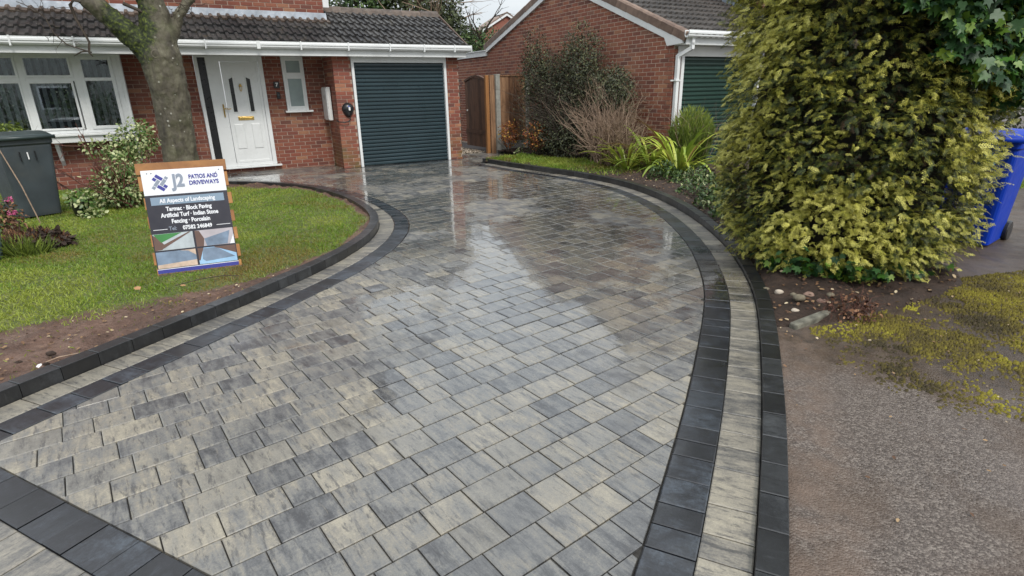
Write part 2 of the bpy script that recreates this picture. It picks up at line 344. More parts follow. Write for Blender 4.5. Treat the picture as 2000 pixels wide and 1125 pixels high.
M_brnfol = leafm('brown_leaf', [(0, (.03, .015, .012)), (.5, (.11, .045, .025)), (1, (.34, .17, .08))], .6, .1)
M_treefol = leafm('tree_foliage', [(0, (.022, .03, .014)), (.5, (.05, .065, .024)), (1, (.10, .125, .04))], .6, .1)
M_hedge = leafm('hedge_leaf', [(0, (.02, .045, .012)), (.6, (.05, .10, .022)), (1, (.12, .18, .04))], .5, .1)
M_pink = leafm('pink_petal', [(0, (.42, .05, .16)), (1, (.7, .18, .36))], .5, .2)
M_litter = leafm('leaf_litter', [(0, (.06, .028, .016)), (.5, (.17, .09, .045)), (.85, (.34, .22, .11)), (1, (.6, .5, .34))], .7, .05)
def woodm(name, a, b_, sc=(3, 40, 3)):
    m, t, b = nodes(name); g = N(t); r = g.rnd(); v = g.offs(g.obj(), r)
    f = g.math('ADD', g.noise(g.scale(v, sc), 1., 6, .65, .6), g.math('MULTIPLY', g.math('SUBTRACT', r, .5), .3))
    c = g.ramp(f, [(.3, a), (.7, b_)]); c = g.mix(g.mr(g.noise(v, 3.2, 4), .56, .72, 0, .55), c, tuple(x*.45 for x in a))
    g.set(b.inputs['Base Color'], c); b.inputs['Roughness'].default_value = .6
    g.set(b.inputs['Normal'], g.bump(f, .35, .004)); return m
M_pallet = woodm('treated_pine', (.22, .09, .028), (.42, .20, .06), (4, 4, 4))
M_gate = woodm('dark_gate_wood', (.08, .04, .024), (.21, .105, .06), (30, 30, 2.5))
M_fence = woodm('fence_wood', (.11, .05, .026), (.36, .21, .115), (30, 30, 2.0))
M_fenceg = woodm('grey_fence_wood', (.05, .05, .042), (.11, .11, .09), (30, 30, 2.5))
M_post = woodm('orange_post', (.20, .085, .03), (.36, .165, .055), (30, 30, 3))
def barkm():
    m, t, b = nodes('lichen_bark'); g = N(t); v = g.obj()
    f = g.noise(g.scale(v, (7, 7, 2.4)), 1., 8, .68, .5)
    c = g.ramp(f, [(.28, (.03, .026, .020)), (.45, (.085, .074, .053)), (.6, (.13, .12, .08)), (.75, (.22, .20, .155))])
    c = g.mix(g.mr(g.noise(v, 5, 6), .5, .7, 0, .4), c, (.085, .095, .035))
    vo = g.n('ShaderNodeTexVoronoi', {'Vector': v, 'Scale': 13., 'Randomness': 1.}); 
    sel = g.n('ShaderNodeSeparateColor', {0: vo.outputs['Color']}).outputs[0]
    lich = g.math('MULTIPLY', g.math('LESS_THAN', vo.outputs['Distance'], g.math('MULTIPLY', sel, .22)), g.math('GREATER_THAN', sel, .72))
    c = g.mix(g.math('MULTIPLY', lich, g.mr(g.noise(v, 60, 3), .35, .6, .15, .85)), c, (.46, .46, .40))
    # moss grown in the crotch and along the undersides of the limbs
    d = g.n('ShaderNodeVectorMath', {0: v, 1: (-.20, -.16, 2.52)}, operation='SUBTRACT').outputs[0]
    dl = g.n('ShaderNodeVectorMath', {0: g.scale(d, (1.0, 1.0, .62))}, operation='LENGTH').outputs['Value']
    mf = g.mr(g.math('ADD', dl, g.math('MULTIPLY', g.math('SUBTRACT', g.noise(v, 9, 5, .65), .5), .45)), .40, .30, 0, 1)
    c = g.mix(mf, c, g.ramp(g.noise(v, 24, 5), [(.38, (.008, .012, .004)), (.55, (.035, .05, .008)), (.72, (.14, .17, .02))]))
    g.set(b.inputs['Base Color'], c); b.inputs['Roughness'].default_value = .75
    h = g.math('ADD', f, g.math('MULTIPLY', g.noise(v, 45, 6, .7), .4)); g.set(b.inputs['Normal'], g.bump(h, .8, .025)); return m
M_bark = barkm()
M_twig = flat('pale_twig', (.29, .205, .145), .7, scale=30, var=.35)
M_twigd = flat('dark_twig', (.05, .037, .026), .75, scale=30, var=.4)
M_twigr = flat('red_stem', (.13, .05, .035), .6, scale=30, var=.3)
def tilem(name, a, b_, li):
    m, t, b = nodes(name); g = N(t); r = g.rnd(); v = g.offs(g.obj(), r)
    c = g.ramp(g.math('ADD', g.noise(v, 7, 5, .6), g.math('MULTIPLY', g.math('SUBTRACT', r, .5), .35)), [(.3, a), (.7, b_)])
    c = g.mix(g.mr(g.noise(g.pos(), 16, 7, .75), .60, .70, 0, li), c, (.30, .29, .23))
    c = g.mix(g.mr(g.noise(g.pos(), 5, 6, .7), .58, .72, 0, li*.8), c, (.10, .085, .05))
    g.set(b.inputs['Base Color'], c); g.set(b.inputs['Roughness'], g.mr(g.noise(v, 9, 4), .3, .7, .38, .75))
    g.set(b.inputs['Normal'], g.bump(g.noise(v, 60, 6, .7), .6, .004)); return m
M_tile = tilem('grey_roof_tile', (.022, .022, .024), (.062, .06, .058), .75)
M_tilet = tilem('weathered_top_tile', (.06, .045, .036), (.15, .11, .085), .8)
M_tilen = tilem('plain_roof_tile', (.040, .036, .033), (.085, .075, .067), .15)
M_verge = tilem('brown_verge', (.13, .085, .065), (.24, .165, .125), .35)

# ------------------------------------------------------------------ curves
def smooth(P, n=14):
    P = [Vector((p[0], p[1])) for p in P]; out = []
    P = [P[0]*2-P[1]]+P+[P[-1]*2-P[-2]]
    for i in range(1, len(P)-2):
        a, b, c, d = P[i-1:i+3]
        for k in range(n):
            t = k/n; t2 = t*t; t3 = t2*t     # uniform cubic B-spline
            out.append((a*(1-3*t+3*t2-t3)+b*(4-6*t2+3*t3)+c*(1+3*t+3*t2-3*t3)+d*t3)/6)
    return out
def resample(P, step):
    P = [Vector(p) for p in P]; out = [P[0].copy()]; acc = 0.
    for a, b in zip(P, P[1:]):
        l = (b-a).length; 
        while acc+l >= step:
            t = (step-acc)/l; a = a.lerp(b, t); out.append(a.copy()); l = (b-a).length; acc = 0.
        acc += l
    return out
def offset(P, d):
    o = []
    for i, p in enumerate(P):
        t = (P[min(i+1, len(P)-1)]-P[max(0, i-1)]).normalized(); o.append(p+Vector((-t.y, t.x))*d)
    return o
# drive-side foot of the left kerb (from the camera round the nose of the lawn to the house) and of the right kerb
LK = resample(smooth([(-3.05, 1.75), (-2.85, 2.15), (-2.67, 2.58), (-2.395, 3.2), (-2.22, 3.6), (-2.04, 3.98), (-1.887, 4.40), (-1.735, 4.78), (-1.59, 5.3), (-1.505, 5.9), (-1.53, 6.5), (-1.68, 7.1),
                      (-1.93, 7.62), (-2.2, 8.13), (-2.6, 8.7), (-3.13, 9.3), (-3.6, 9.68), (-4.1, 9.95), (-4.6, 10.12), (-5.1, 10.2), (-6.2, 10.0)]), .04)
RK = resample(smooth([(.25, .3), (.42, .7), (.6, 1.08), (.782, 1.448), (.897, 1.70), (.993, 1.909), (1.094, 2.132), (1.214, 2.408), (1.391, 2.832), (1.554, 3.24), (1.654, 3.502), (1.765, 3.802), (1.866, 4.129), (1.96, 4.5),
                      (2.06, 5.0), (2.142, 5.5), (2.21, 6.4), (2.19, 7.5), (2.0, 8.7), (1.64, 9.65), (1.0, 10.6), (.15, 11.65), (-.55, 12.75)]), .04)
LF = offset(LK, -.358); RF = offset(RK, .358)      # field edges (drive lies right of LK, left of RK)
APEX = Vector((.42, 13.55)); POST = W(3.62, .45).xy
RB = RF[:-6]+[Vector((-.62, 12.95)), APEX, Vector((POST.x, POST.y)), W(3.6, .7).xy]
def npl(P): return np.array([[p.x, p.y] for p in P])
class Edge:
    def __init__(s, P): s.P = npl(P); s.d = s.P[1:]-s.P[:-1]; s.l2 = (s.d**2).sum(1)
    def near(s, q):
        q = np.asarray(q, float); r = q[..., None, :]-s.P[:-1]; t = np.clip((r*s.d).sum(-1)/s.l2, 0, 1)
        c = s.P[:-1]+t[..., None]*s.d; e = q[..., None, :]-c; D = (e**2).sum(-1); i = D.argmin(-1)
        ii = i[..., None]; cc = np.take_along_axis(c, ii[..., None], -2)[..., 0, :]; dd = s.d[i]
        sg = np.sign(dd[..., 0]*(q-cc)[..., 1]-dd[..., 1]*(q-cc)[..., 0]); return sg*np.sqrt(D.min(-1)), cc, dd   # + = left of the curve
ELK, ERK, ELF, ERB = Edge(LK), Edge(RK), Edge(LF), Edge(RB)
def clip(poly, p, n):          # keep (x-p).n >= 0
    out = []
    for i in range(len(poly)):
        a, b = poly[i], poly[(i+1) % len(poly)]; da = (a-p).dot(n); db = (b-p).dot(n)
        if da >= 0: out.append(a)
        if da*db < 0: out.append(a+(b-a)*(da/(da-db)))
    return out

# ------------------------------------------------------------------ ground
mk('ground', [(-60, -30, -.06), (60, -30, -.06), (60, 90, -.06), (-60, 90, -.06)], [(0, 1, 2, 3)], M_road)['kind'] = 'structure'
def sheet(name, fx, x0, x1, y0, y1, st, m, zf, af=None):
    xs = np.arange(x0, x1+st, st); ys = np.arange(y0, y1+st, st); X, Y = np.meshgrid(xs, ys); P = np.stack([X, Y], -1)
    keep = fx(P); Z = zf(P); nx = len(xs); idx = -np.ones(X.size, int); F = []
    kf = keep.ravel()
    for j in range(len(ys)-1):
        for i in range(nx-1):
            a = j*nx+i
            if kf[a] and kf[a+1] and kf[a+nx] and kf[a+nx+1]: F.append((a, a+1, a+nx+1, a+nx))
    used = np.unique(np.array(F)); idx[used] = np.arange(len(used)); V = np.stack([X.ravel(), Y.ravel(), Z.ravel()], 1)[used]
    o = mk(name, V, [tuple(idx[list(f)]) for f in F], m, smooth=True, rnd=None if af is None else af(P.reshape(-1, 2)[np.array([f[0] for f in F])])); tag(o, kind='structure'); return o
def uv(P):
    d0 = P[..., 0]-O.x; d1 = P[..., 1]-O.y; return d0*hc+d1*hs, -d0*hs+d1*hc
def lk(P): return ELK.near(P)[0]
def rk(P): return ERK.near(P)[0]
soil_w = lambda P: .10+.22*np.clip((5.4-P[..., 1])/2, 0, 1)+.95*np.clip((4.5-P[..., 1])/1.9, 0, 1)+.5*np.clip((P[..., 1]-9.2)/.6, 0, 1)*(P[..., 0] > -4.9)
def dens_l(P):
    s = (lk(P)-.10)/np.maximum(soil_w(P), .03); bare = fbm(P, 2.2, 77, 4)
    return np.clip((s-.75+1.6*(fbm(P, 3.1, 70, 4)-.5))*1.6, .02, 1)*np.clip(1.25-np.clip((.41-bare)*6, 0, .45), 0, 1)
def lawn_z(P): return .035+.03*(fbm(P, 1.6, 3)-.5)+.095*(fbm(P, 9, 5, 4)-.5)*np.clip(1.4-(lk(P)-.1)/np.maximum(soil_w(P), .05), .12, 1)
def lawn_in(P): u, v = uv(P); return (lk(P) > .085) & (v < .72)
def lawn_sh(P): u, v = uv(P); return (lk(P) > .012) & (v < .78)
sheet('lawn', lawn_sh, -9.5, -1.3, 1.5, 12.2, .05, M_lawnb, lambda P: lawn_z(P), dens_l)
# right side: tarmac in front, planting bed behind, small lawn strip by the far kerb
def ter_z(P): return np.where(P[..., 1] < 4, .012, .012)+.012*(fbm(P, 2, 8)-.5)
def bed_line(P): return (P[..., 1]-3.42)-.30*(P[..., 0]-2.0)
sheet('tarmac', lambda P: (rk(P) < -.012) & (bed_line(P) < 3.4) & ((P[..., 0] > 2.9) | (bed_line(P) < .3)), .3, 9, .2, 8.2, .05, M_tar, ter_z)
def bed_z(P):
    z = .02+.09*fbm(P, 3, 4)+.05*(fbm(P, 14, 6)-.5); k = np.clip((-rk(P)-.09)/.12, 0, 1); f = np.clip(bed_m(P)/.10, -1, 1)
    return np.where(f > 0, z*(.12+.88*k)*np.clip(f*1.2, 0, 1)+.006, .006-.05*(-f))
def bed_m(P): return np.minimum(bed_line(P)+.16*(fbm(P, 4, 91)-.5), np.maximum(np.maximum(3.0-P[..., 0], P[..., 1]-6.6), .98-np.hypot(P[..., 0]-2.75, P[..., 1]-4.8)+.2*(fbm(P, 3, 92)-.5)))
def bed_in(P): u, v = uv(P); return (rk(P) < -.085) & (bed_m(P) > .02) & (u < 4.8)
sheet('garden_bed', lambda P: (rk(P) < -.012) & (bed_m(P) > -.1) & (uv(P)[0] < 4.8) & (ERB.near(P)[0] < 0), -.6, 5.2, 3.2, 16.5, .06, M_soild, bed_z)
mk('pavement', [(3.9, 4.2, -.012), (30, 9, -.012), (30, 40, -.012), (3.9, 40, -.012)], [(0, 1, 2, 3)], M_tar)['kind'] = 'structure'

# ------------------------------------------------------------------ driveway
YA = 0.65693; ca, sa = math.cos(YA), math.sin(YA)
drive = mk('driveway', [], [], M_joint, rnd=None)
bpy.data.objects.remove(drive)
P0 = [(p.x, p.y) for p in LK[::6]]; base_poly = P0+[(-6.4, 12.2), tuple(W(-.2, .9).xy), tuple(W(3.7, 2.4).xy), (POST.x, POST.y), (APEX.x, APEX.y)]+[(p.x, p.y) for p in RK[::-6]]
import mathutils.geometry as mg
tess = mg.tessellate_polygon([[Vector((x, y, 0)) for x, y in base_poly]])
def todrive(x, y): return (x*ca+y*sa, -x*sa+y*ca)
drive = mk('driveway', [(*todrive(x, y), -.012) for x, y in base_poly], tess, M_joint); drive.rotation_euler = (0, 0, YA); tag(drive, kind='structure')
if drive.data.polygons[0].normal.z < 0: drive.data.flip_normals()
CW, T0 = .1621, 1.455
BD = Vector((.893, -.450)); BP = Vector((-2.239, 2.076)); BN = Vector((.450, .893))        # edge of the straight charcoal band in the near corner
items = []
kmin, kmax = -50, 75
LEN = [.124, .165, .165, .19, .19, .24, .24]
full = {}
for k in range(kmin, kmax):
    t0 = T0+k*CW; t1 = t0+CW-.0048
    s = -4.6-random.random()*.3; 
    while s < 17:
        ln = random.choice(LEN); s0, s1 = s, s+ln-.0048; s += ln
        cs, ct = (s0+s1)/2, (t0+t1)/2; x, y = cs*ca-ct*sa, cs*sa+ct*ca
        if y < .2 or y > 16 or x < -6.4 or x > 2.2: continue
        if (y < 1.6 and x > -.9 and y < 1.15) or Vector((x, y)).length < .6: continue
        items.append([s0, s1, t0, t1, x, y])
A = np.array(items); C = A[:, 4:6]
dl, cl, ddl = ELF.near(C); dr, crr, ddr = ERB.near(C); uu, vv = uv(C)
pieces = []
for i, (s0, s1, t0, t1, x, y) in enumerate(items):
    if dl[i] > .16 or dr[i] < -.16: continue
    poly = [Vector((a*ca-b*sa, a*sa+b*ca)) for a, b in ((s0, t0), (s1, t0), (s1, t1), (s0, t1))]; cut = False
    if abs(dl[i]) < .16:
        d = ddl[i]; n = Vector((d[1], -d[0])).normalized(); q = clip(poly, Vector(cl[i])+n*.002, n); cut |= len(q) != 4 or any((a-b).length > 1e-6 for a, b in zip(q, poly)); poly = q
    if poly and abs(dr[i]) < .16:
        d = ddr[i]; n = Vector((-d[1], d[0])).normalized(); q = clip(poly, Vector(crr[i])+n*.002, n); cut |= len(q) != 4 or any((a-b).length > 1e-6 for a, b in zip(q, poly)); poly = q
    if poly:
        q = clip(poly, BP+BN*.003, BN); cut |= len(q) != 4 or any((a-b).length > 1e-6 for a, b in zip(q, poly)); poly = q
    if not poly: continue
    # house walls
    if uu[i] < -.37-.0: lim = .80
    elif uu[i] < 2.45: lim = 0.0
    else: lim = 3.0
    if vv[i] > lim+.05 or uu[i] > 3.75: continue
    if len(poly) < 3: continue
    ar = abs(sum(poly[j].x*poly[(j+1) % len(poly)].y-poly[(j+1) % len(poly)].x*poly[j].y for j in range(len(poly)))/2)
    if ar < .0009: continue
    if vv[i] > 1.6 and uu[i] > 2.4: continue
    pieces.append((math.hypot(x, y), poly, cut, round(s1-s0, 4), x, y))
pieces.sort(key=lambda p: p[0])
def inview(x, y, mg_=.12):
    d = Vector((x, y, 0))-Vector((0, 0, EYE)); f = d.dot(Fv)
    return f > .1 and abs(d.dot(Xc)/f) < 1000/1104+mg_ and abs(d.dot(Uc)/f) < 562/1104+mg_
def paver_mesh(ln):
    if ln not in full:
        h = ln/2; q = (CW-.0048)/2; full[ln] = MB().prism([(-h, -q), (h, -q), (h, q), (-h, q)], -.05, 0, .0045).mesh('paver', M_paver)
    return full[ln]
rest = MB(); cnt = 0
for dist, poly, cut, ln, x, y in pieces:
    zj = random.gauss(0, .0006)
    if cnt < 300 and inview(x, y):
        cnt += 1; s, t = todrive(x, y); tilt = (random.gauss(0, .0035), random.gauss(0, .0035), 0)
        if not cut: inst('paver', paver_mesh(ln), drive, (s, t, zj), rot=tilt)
        else:
            loc = [(todrive(p.x, p.y)[0]-s, todrive(p.x, p.y)[1]-t) for p in poly]
            MB().prism(loc, -.05, 0, .0035).obj('paver', M_paver, drive, loc=(s, t, zj))
    else:
        loc = [todrive(p.x, p.y) for p in poly]; n0 = len(rest.v); rest.prism(loc, -.03, zj, .0035, random.random()+1e-4)
        gx, gy = random.gauss(0, .0035), random.gauss(0, .0035); cx_, cy_ = loc[0]
        for j in range(n0, len(rest.v)): a, b, c = rest.v[j]; rest.v[j] = (a, b, c+gx*(a-cx_)+gy*(b-cy_))
tag(rest.obj('paver', M_paver, drive), kind='stuff')

def run(P, a, b, zf, lens, m, name, pname, joint=.005, bev=.0045, s0=0., s1=1e9, depth=.09, jit=.0006, zb=0.):
    """blocks laid side by side along curve P between offsets a and b"""
    root = bpy.data.objects.new(name, bpy.data.meshes.new(name)); COL.objects.link(root); tag(root, kind='structure')
    n = len(P); s = 0; i = 0; bed = []
    step = .04; L_ = (n-1)*step; s = s0; 
    def at(s):
        f = min(max(s/step, 0), n-1.001); i = int(f); return P[i].lerp(P[i+1], f-i), (P[min(i+2, n-1)]-P[max(i-1, 0)]).normalized()
    ang = 0
    while s < min(L_, s1)-.05:
        ln = random.choice(lens); p0, t0 = at(s+joint/2); p1, t1 = at(min(s+ln, L_)-joint/2); n0 = Vector((-t0.y, t0.x)); n1 = Vector((-t1.y, t1.x))
        c, t = at(s+ln/2); ang = math.atan2(t.y, t.x); rot = Matrix.Rotation(-ang, 2)
        q = [p0+n0*a, p1+n1*a, p1+n1*b, p0+n0*b]; mid = sum(q, Vector((0, 0)))/4
        if b < a: q = q[::-1]
        loc = [rot @ (p-mid) for p in q]; z = zf(mid)
        if inview(mid.x, mid.y, .35) and mid.length > .7:
            o = MB().prism(loc, -depth, 0, bev).obj(pname, m, root, loc=(mid.x, mid.y, z+random.gauss(0, jit))); o.rotation_euler = (random.gauss(0, .002), random.gauss(0, .002), ang)
        s += ln
    # bedding strip under the blocks
    oa = offset(P, a+(.004 if a < b else -.004)); ob = offset(P, b-(.004 if a < b else -.004)); V = []; F = []
    for p, q in zip(oa[::3], ob[::3]): V += [(p.x, p.y, zf(p)-.022), (q.x, q.y, zf(q)-.022)]
    for k in range(len(V)//2-1): F.append((2*k, 2*k+1, 2*k+3, 2*k+2))
    root.data.from_pydata(V, [], F); root.data.materials.append(M_joint); return root
zL = lambda p: .082
zR = lambda p: .032+.055*min(max((p.y-4.5)/2.5, 0), 1)
run(LK, 0, .10, zL, [.204], M_kerb, 'kerb', 'kerb_block', bev=.0035, joint=.0035, depth=.14)
run(LK, -.176, -.004, lambda p: .001, [.165, .165, .19, .24, .124], M_band, 'path', 'paver')
run(LK, -.352, -.180, lambda p: .001, [.165, .19, .124, .165], M_char, 'path', 'paver')
run(RK, -.10, 0, zR, [.204], M_kerb, 'kerb', 'kerb_block', bev=.0035, joint=.0035, depth=.14)
run(RK, .004, .176, lambda p: .001, [.165, .165, .19, .24, .124], M_band, 'path', 'paver')
run(RK, .180, .352, lambda p: .001, [.165, .19, .24, .124], M_char, 'path', 'paver')
# straight charcoal band in the near left corner and the pale course beyond it
LINE = [BP-BD*.62+BD*.04*i for i in range(90)]
run(LINE, -.165, -.003, lambda p: .001, [.165, .124, .19], M_char, 'path', 'paver')
run(LINE, -.42, -.17, lambda p: .001, [.16, .19, .24], M_band, 'path', 'paver')
# far kerb round the paved corner by the gate
K2 = resample([Vector((-.60, 12.85)), APEX], .04); K3 = resample([APEX+Vector((.06, .06)), W(3.78, .40).xy], .04)
run(K2, -.10, 0, lambda p: .085, [.204], M_kerb, 'kerb', 'kerb_block', bev=.005)
run(K3, -.10, 0, lambda p: .085, [.204], M_kerb, 'kerb', 'kerb_block', bev=.005)
# dark soldier course at the foot of the garage and the porch return
dk = resample([W(-.42, -.11).xy, W(2.45, -.11).xy], .04); run(dk, -.05, .1, lambda p: .003, [.1], M_char, 'path', 'paver')

# ------------------------------------------------------------------ brickwork
BL_, BH_, BJ = .215, .065, .010; brick_cache = {}
def brick_mesh(ln, m, dep):
    k = (round(ln, 2), m.name, dep)
    if k not in brick_cache:
        h = k[0]/2; b = .003; mb = MB()
        v = [(-h, 0, -BH_/2), (h, 0, -BH_/2), (h, 0, BH_/2), (-h, 0, BH_/2), (-h+b, -dep, -BH_/2+b), (h-b, -dep, -BH_/2+b), (h-b, -dep, BH_/2-b), (-h+b, -dep, BH_/2-b)]
        mb.add(v, [(4, 5, 6, 7), (0, 1, 5, 4), (1, 2, 6, 5), (2, 3, 7, 6), (3, 0, 4, 7)]); brick_cache[k] = mb.mesh('brick', m)
    return brick_cache[k]
def bricks(part, org, ang, L_, z0, z1, m, holes=(), span=None, limit=300, dep=.006, phase=0., root=None, want=None, nocull=False):
    """stretcher bond on the plane through org (local coords of the part), facing local -y after rotation ang"""
    ca_, sa_ = math.cos(ang), math.sin(ang); todo = []
    n = int((z1-z0)/(BH_+BJ))+1
    for c in range(n):
        zb = z0+c*(BH_+BJ); zc = zb+BH_/2+BJ/2
        if zc+BH_/2 > z1+.02: break
        a, b = (0., L_) if span is None else span(zc)
        free = [(a, b)]
        for (h0, h1, hz0, hz1) in holes:
            if hz0 < zc < hz1:
                nf = []
                for (p, q) in free:
                    if h1 <= p or h0 >= q: nf.append((p, q)); continue
                    if h0 > p: nf.append((p, h0))
                    if h1 < q: nf.append((h1, q))
                free = nf
        off = ((c % 2)*.1125+phase) % .225; s = -off-.225
        while s < L_+.3:
            for p, q in free:
                x0, x1 = max(s, p), min(s+BL_, q)
                if x1-x0 > .035: todo.append(((x0+x1)/2, zc, x1-x0))
            s += .225
    base = part.matrix_world if part.parent is None else part.parent.matrix_world
    rr = []
    for s, z, ln in todo:
        l = Vector((org[0]+s*ca_, org[1]+s*sa_, z)); wp = base @ (Vector(part.location)+l); d = wp-Vector((0, 0, EYE)); f = d.dot(Fv)
        vis = f > 0 and abs(d.dot(Xc)/f) < .93 and abs(d.dot(Uc)/f) < .53
        rr.append((0 if vis else 1, d.length, l, ln))
    rr.sort(key=lambda t: t[:2]); mbr = MB()
    for i, (nv, dd, l, ln) in enumerate(rr):
        me = brick_mesh(ln, m, dep)
        if i < limit and not nv: inst('brick', me, part, l, rz=ang)
        else:
            Mx = Matrix.Translation(l) @ Matrix.Rotation(ang, 4, 'Z'); mbr.add([Mx @ v.co for v in me.vertices], [tuple(p.vertices) for p in me.polygons], random.random()+1e-3)
    if mbr.v: tag(mbr.obj('brick', m, part), kind='stuff')
bpy.context.view_layer.update()

# ------------------------------------------------------------------ the house
house = empty('brick_house', O, HY, label='red brick house with white front door, grey tiled lean-to roof and navy garage door', cat='house'); 
def part(mb, name, m, p=None, **k): return mb.obj(name, m, p or house, **k)
bpy.context.view_layer.update()
WV = .80                      # recessed wall
def wallpart(mb, m=None): return part(mb, 'wall', m or M_mortar)
holes = [(6.0-3.98-2.1, 6.0-3.96+.0, .92, 3), (6.0-2.80, 6.0-1.57, -.1, 3), (6.0-1.215, 6.0-.775, 1.19, 3)]
mb = MB()     # wall slab in pieces round the openings
for u0, u1, z0, z1 in [(-6.4, -3.96, -.1, .85), (-3.96, -2.80, -.1, 2.3), (-2.80, -1.57, -.1, .12), (-1.57, -1.215, -.1, 2.3), (-1.215, -.775, -.1, 1.17), (-.775, -.30, -.1, 2.3)]: mb.box(u0, u1, WV, WV+.2, z0, z1)
wl = wallpart(mb); bricks(wl, (-6.0, WV, 0), 0, 5.63, -.06, 2.24, M_brick, [(0, 6-3.96, .83, 3), (6-2.80, 6-1.57, .08, 3), (6-1.215, 6-.775, 1.165, 3)])
# pillar left of the garage with its return, pillar right
wl = wallpart(MB().box(-.37+.012, 0-.003, .012, .81, -.1, 2.25)); bricks(wl, (-.37, .012, 0), 0, .37, -.03, 2.24, M_brickp)
bricks(wl, (-.37+.012, .80, 0), -math.pi/2, .79, -.03, 2.24, M_brickp, phase=.1)
wl = wallpart(MB().box(2.123, 2.43-.012, .012, 3.2, -.1, 2.4)); bricks(wl, (2.12, .012, 0), 0, .31, -.03, 2.24, M_brickp, phase=.05)
# upper storey behind the lean-to roof and the lead flashing
wl = wallpart(MB().box(-7.5, -.22, WV+.012, WV+5, 2.9, 5.9)); bricks(wl, (-7.5, WV+.012, 0), 0, 7.28, 3.08, 5.9, M_brick, phase=.03)
up = MB().box(-.22, -.10, WV, WV+.06, 3.20, 5.9); part(up, 'corner_board', M_white)
mb = MB(); mb.extr([(-8.0, 5.85), (-8.0, 6.0), (-3.6, 8.2), (.4, 6.0), (.4, 5.85)], WV-.25, WV+5.6, 'y'); part(mb, 'upper_roof', M_tilen)
mb = MB()
for i in range(60):
    u0 = -7.5+i*.122
    z = 2.905+.018*math.sin(i*1.9)
    mb.add([(u0, WV-.055, z), (u0+.122, WV-.055, 2.905+.018*math.sin((i+1)*1.9)), (u0+.122, WV+.004, 3.09), (u0, WV+.004, 3.09), (u0, WV-.05, z-.012), (u0+.122, WV-.05, 2.893+.018*math.sin((i+1)*1.9))], [(0, 1, 2, 3), (4, 5, 1, 0)])
part(mb, 'flashing', M_lead)
# soffit, fascia, gutter
part(MB().box(-6.6, 2.52, -.20, WV-.002, 2.245, 2.265), 'soffit', M_white2)
part(MB().box(-6.6, 2.52, -.222, -.20, 2.205, 2.36).box(2.50, 2.522, -.20, .5, 2.205, 2.36), 'fascia', M_white)
gp_ = [(-.222-.005, 2.44), (-.225, 2.345), (-.25, 2.318), (-.30, 2.318), (-.325, 2.345), (-.325, 2.375), (-.34, 2.38), (-.34, 2.41), (-.33, 2.42), (-.33, 2.44), (-.318, 2.44), (-.315, 2.36), (-.29, 2.335), (-.26, 2.335), (-.238, 2.36), (-.236, 2.44)]
gt = part(MB().extr(gp_, -6.6, 2.60), 'gutter', M_white)
mb = MB(); mb.box(2.60, 2.615, -.345, -.222, 2.313, 2.445); mb.box(-1.78, -1.72, -.347, -.222, 2.31, 2.443); part(mb, 'gutter_joint', M_white)
for i, u in enumerate([-5.3, -4.5, -3.4, -2.62, -1.0, -.1, .75, 1.5, 2.2]): MB().box(u-.012, u+.012, -.35, -.222, 2.30, 2.34).box(u-.012, u+.012, -.35, -.34, 2.34, 2.45).obj('bracket', M_white, gt)
# roof slope
RS = .488; ra = math.atan(RS); TW, TE = .30, .335
def tile_mesh(name, m, TW=TW, TL=.40):
    pr = [(0, 0), (.012, .030), (.052, .036), (.075, .002), (.15, .0), (.163, .030), (.205, .036), (.232, .002), (.295, 0)]
    pr = [(x*TW/.30, z) for x, z in pr]; mb = MB(); n = len(pr)
    v = [(x, 0, z+.030) for x, z in pr]+[(x, TL, z-.014) for x, z in pr]+[(x, 0, z-.012) for x, z in pr]
    mb.add(v, [(i, i+1, n+i+1, n+i) for i in range(n-1)]+[(2*n+i, 2*n+i+1, i+1, i) for i in range(n-1)]+[(0, n, 2*n)]+[(n-1, 3*n-1, 2*n-1)]); return mb.mesh(name, m)
roof = part(MB().add([(-6.6, -.26, 2.43), (2.52, -.26, 2.43), (2.52, 1.27, 2.43+RS*1.53), (-6.6, 1.27, 2.43+RS*1.53), (2.52, 2.8, 2.43), (-.2, 2.8, 2.43), (-.2, 1.27, 2.43+RS*1.53)], [(0, 1, 2, 3), (2, 4, 5, 6)]), 'roof', M_tile)
tm, tmt = tile_mesh('roof_tile', M_tile), tile_mesh('roof_tile', M_tilet)
zroof = lambda v: 2.44+RS*(v+.26)
for r_ in range(5):
    v0 = -.30+r_*TE*math.cos(ra)
    for c_ in range(31):
        u0 = 2.55-TW*(c_+1)-(0 if r_ % 2 == 0 else 0)
        if u0 < -6.5: continue
        if r_ == 4 and u0 < -.3: continue
        if r_ >= 3 and u0 < -.35 and v0+.05 > WV: continue
        inst('roof_tile', tmt if (r_ == 3 and u0 < -.3) else tm, roof, (u0, v0+random.gauss(0, .004), zroof(v0)+.012+random.gauss(0, .0025)), rot=(ra+random.gauss(0, .006), random.gauss(0, .006), random.gauss(0, .006)))
for i in range(6):      # ridge tiles
    mb = MB(); pr = [(-.125, -.05), (-.10, .03), (-.05, .075), (0, .088), (.05, .075), (.10, .03), (.125, -.05), (.10, -.05), (.04, .055), (-.04, .055), (-.10, -.05)]
    mb.extr(pr, 0, .452, 'x'); o = mb.obj('ridge_tile', M_tilet, roof, loc=(-.2+i*.455, 1.25, zroof(1.25)+.02+random.gauss(0, .003)))
part(MB().add([(2.525, -.30, 2.36), (2.525, 1.25, 2.40+RS*1.5), (2.525, 1.25, 2.50+RS*1.55), (2.525, -.30, 2.46), (2.545, -.30, 2.36), (2.545, 1.25, 2.40+RS*1.5), (2.545, 1.25, 2.50+RS*1.55), (2.545, -.30, 2.46)], [(0, 1, 2, 3), (7, 6, 5, 4), (0, 3, 7, 4), (1, 5, 6, 2), (3, 2, 6, 7)]), 'verge', M_verge)

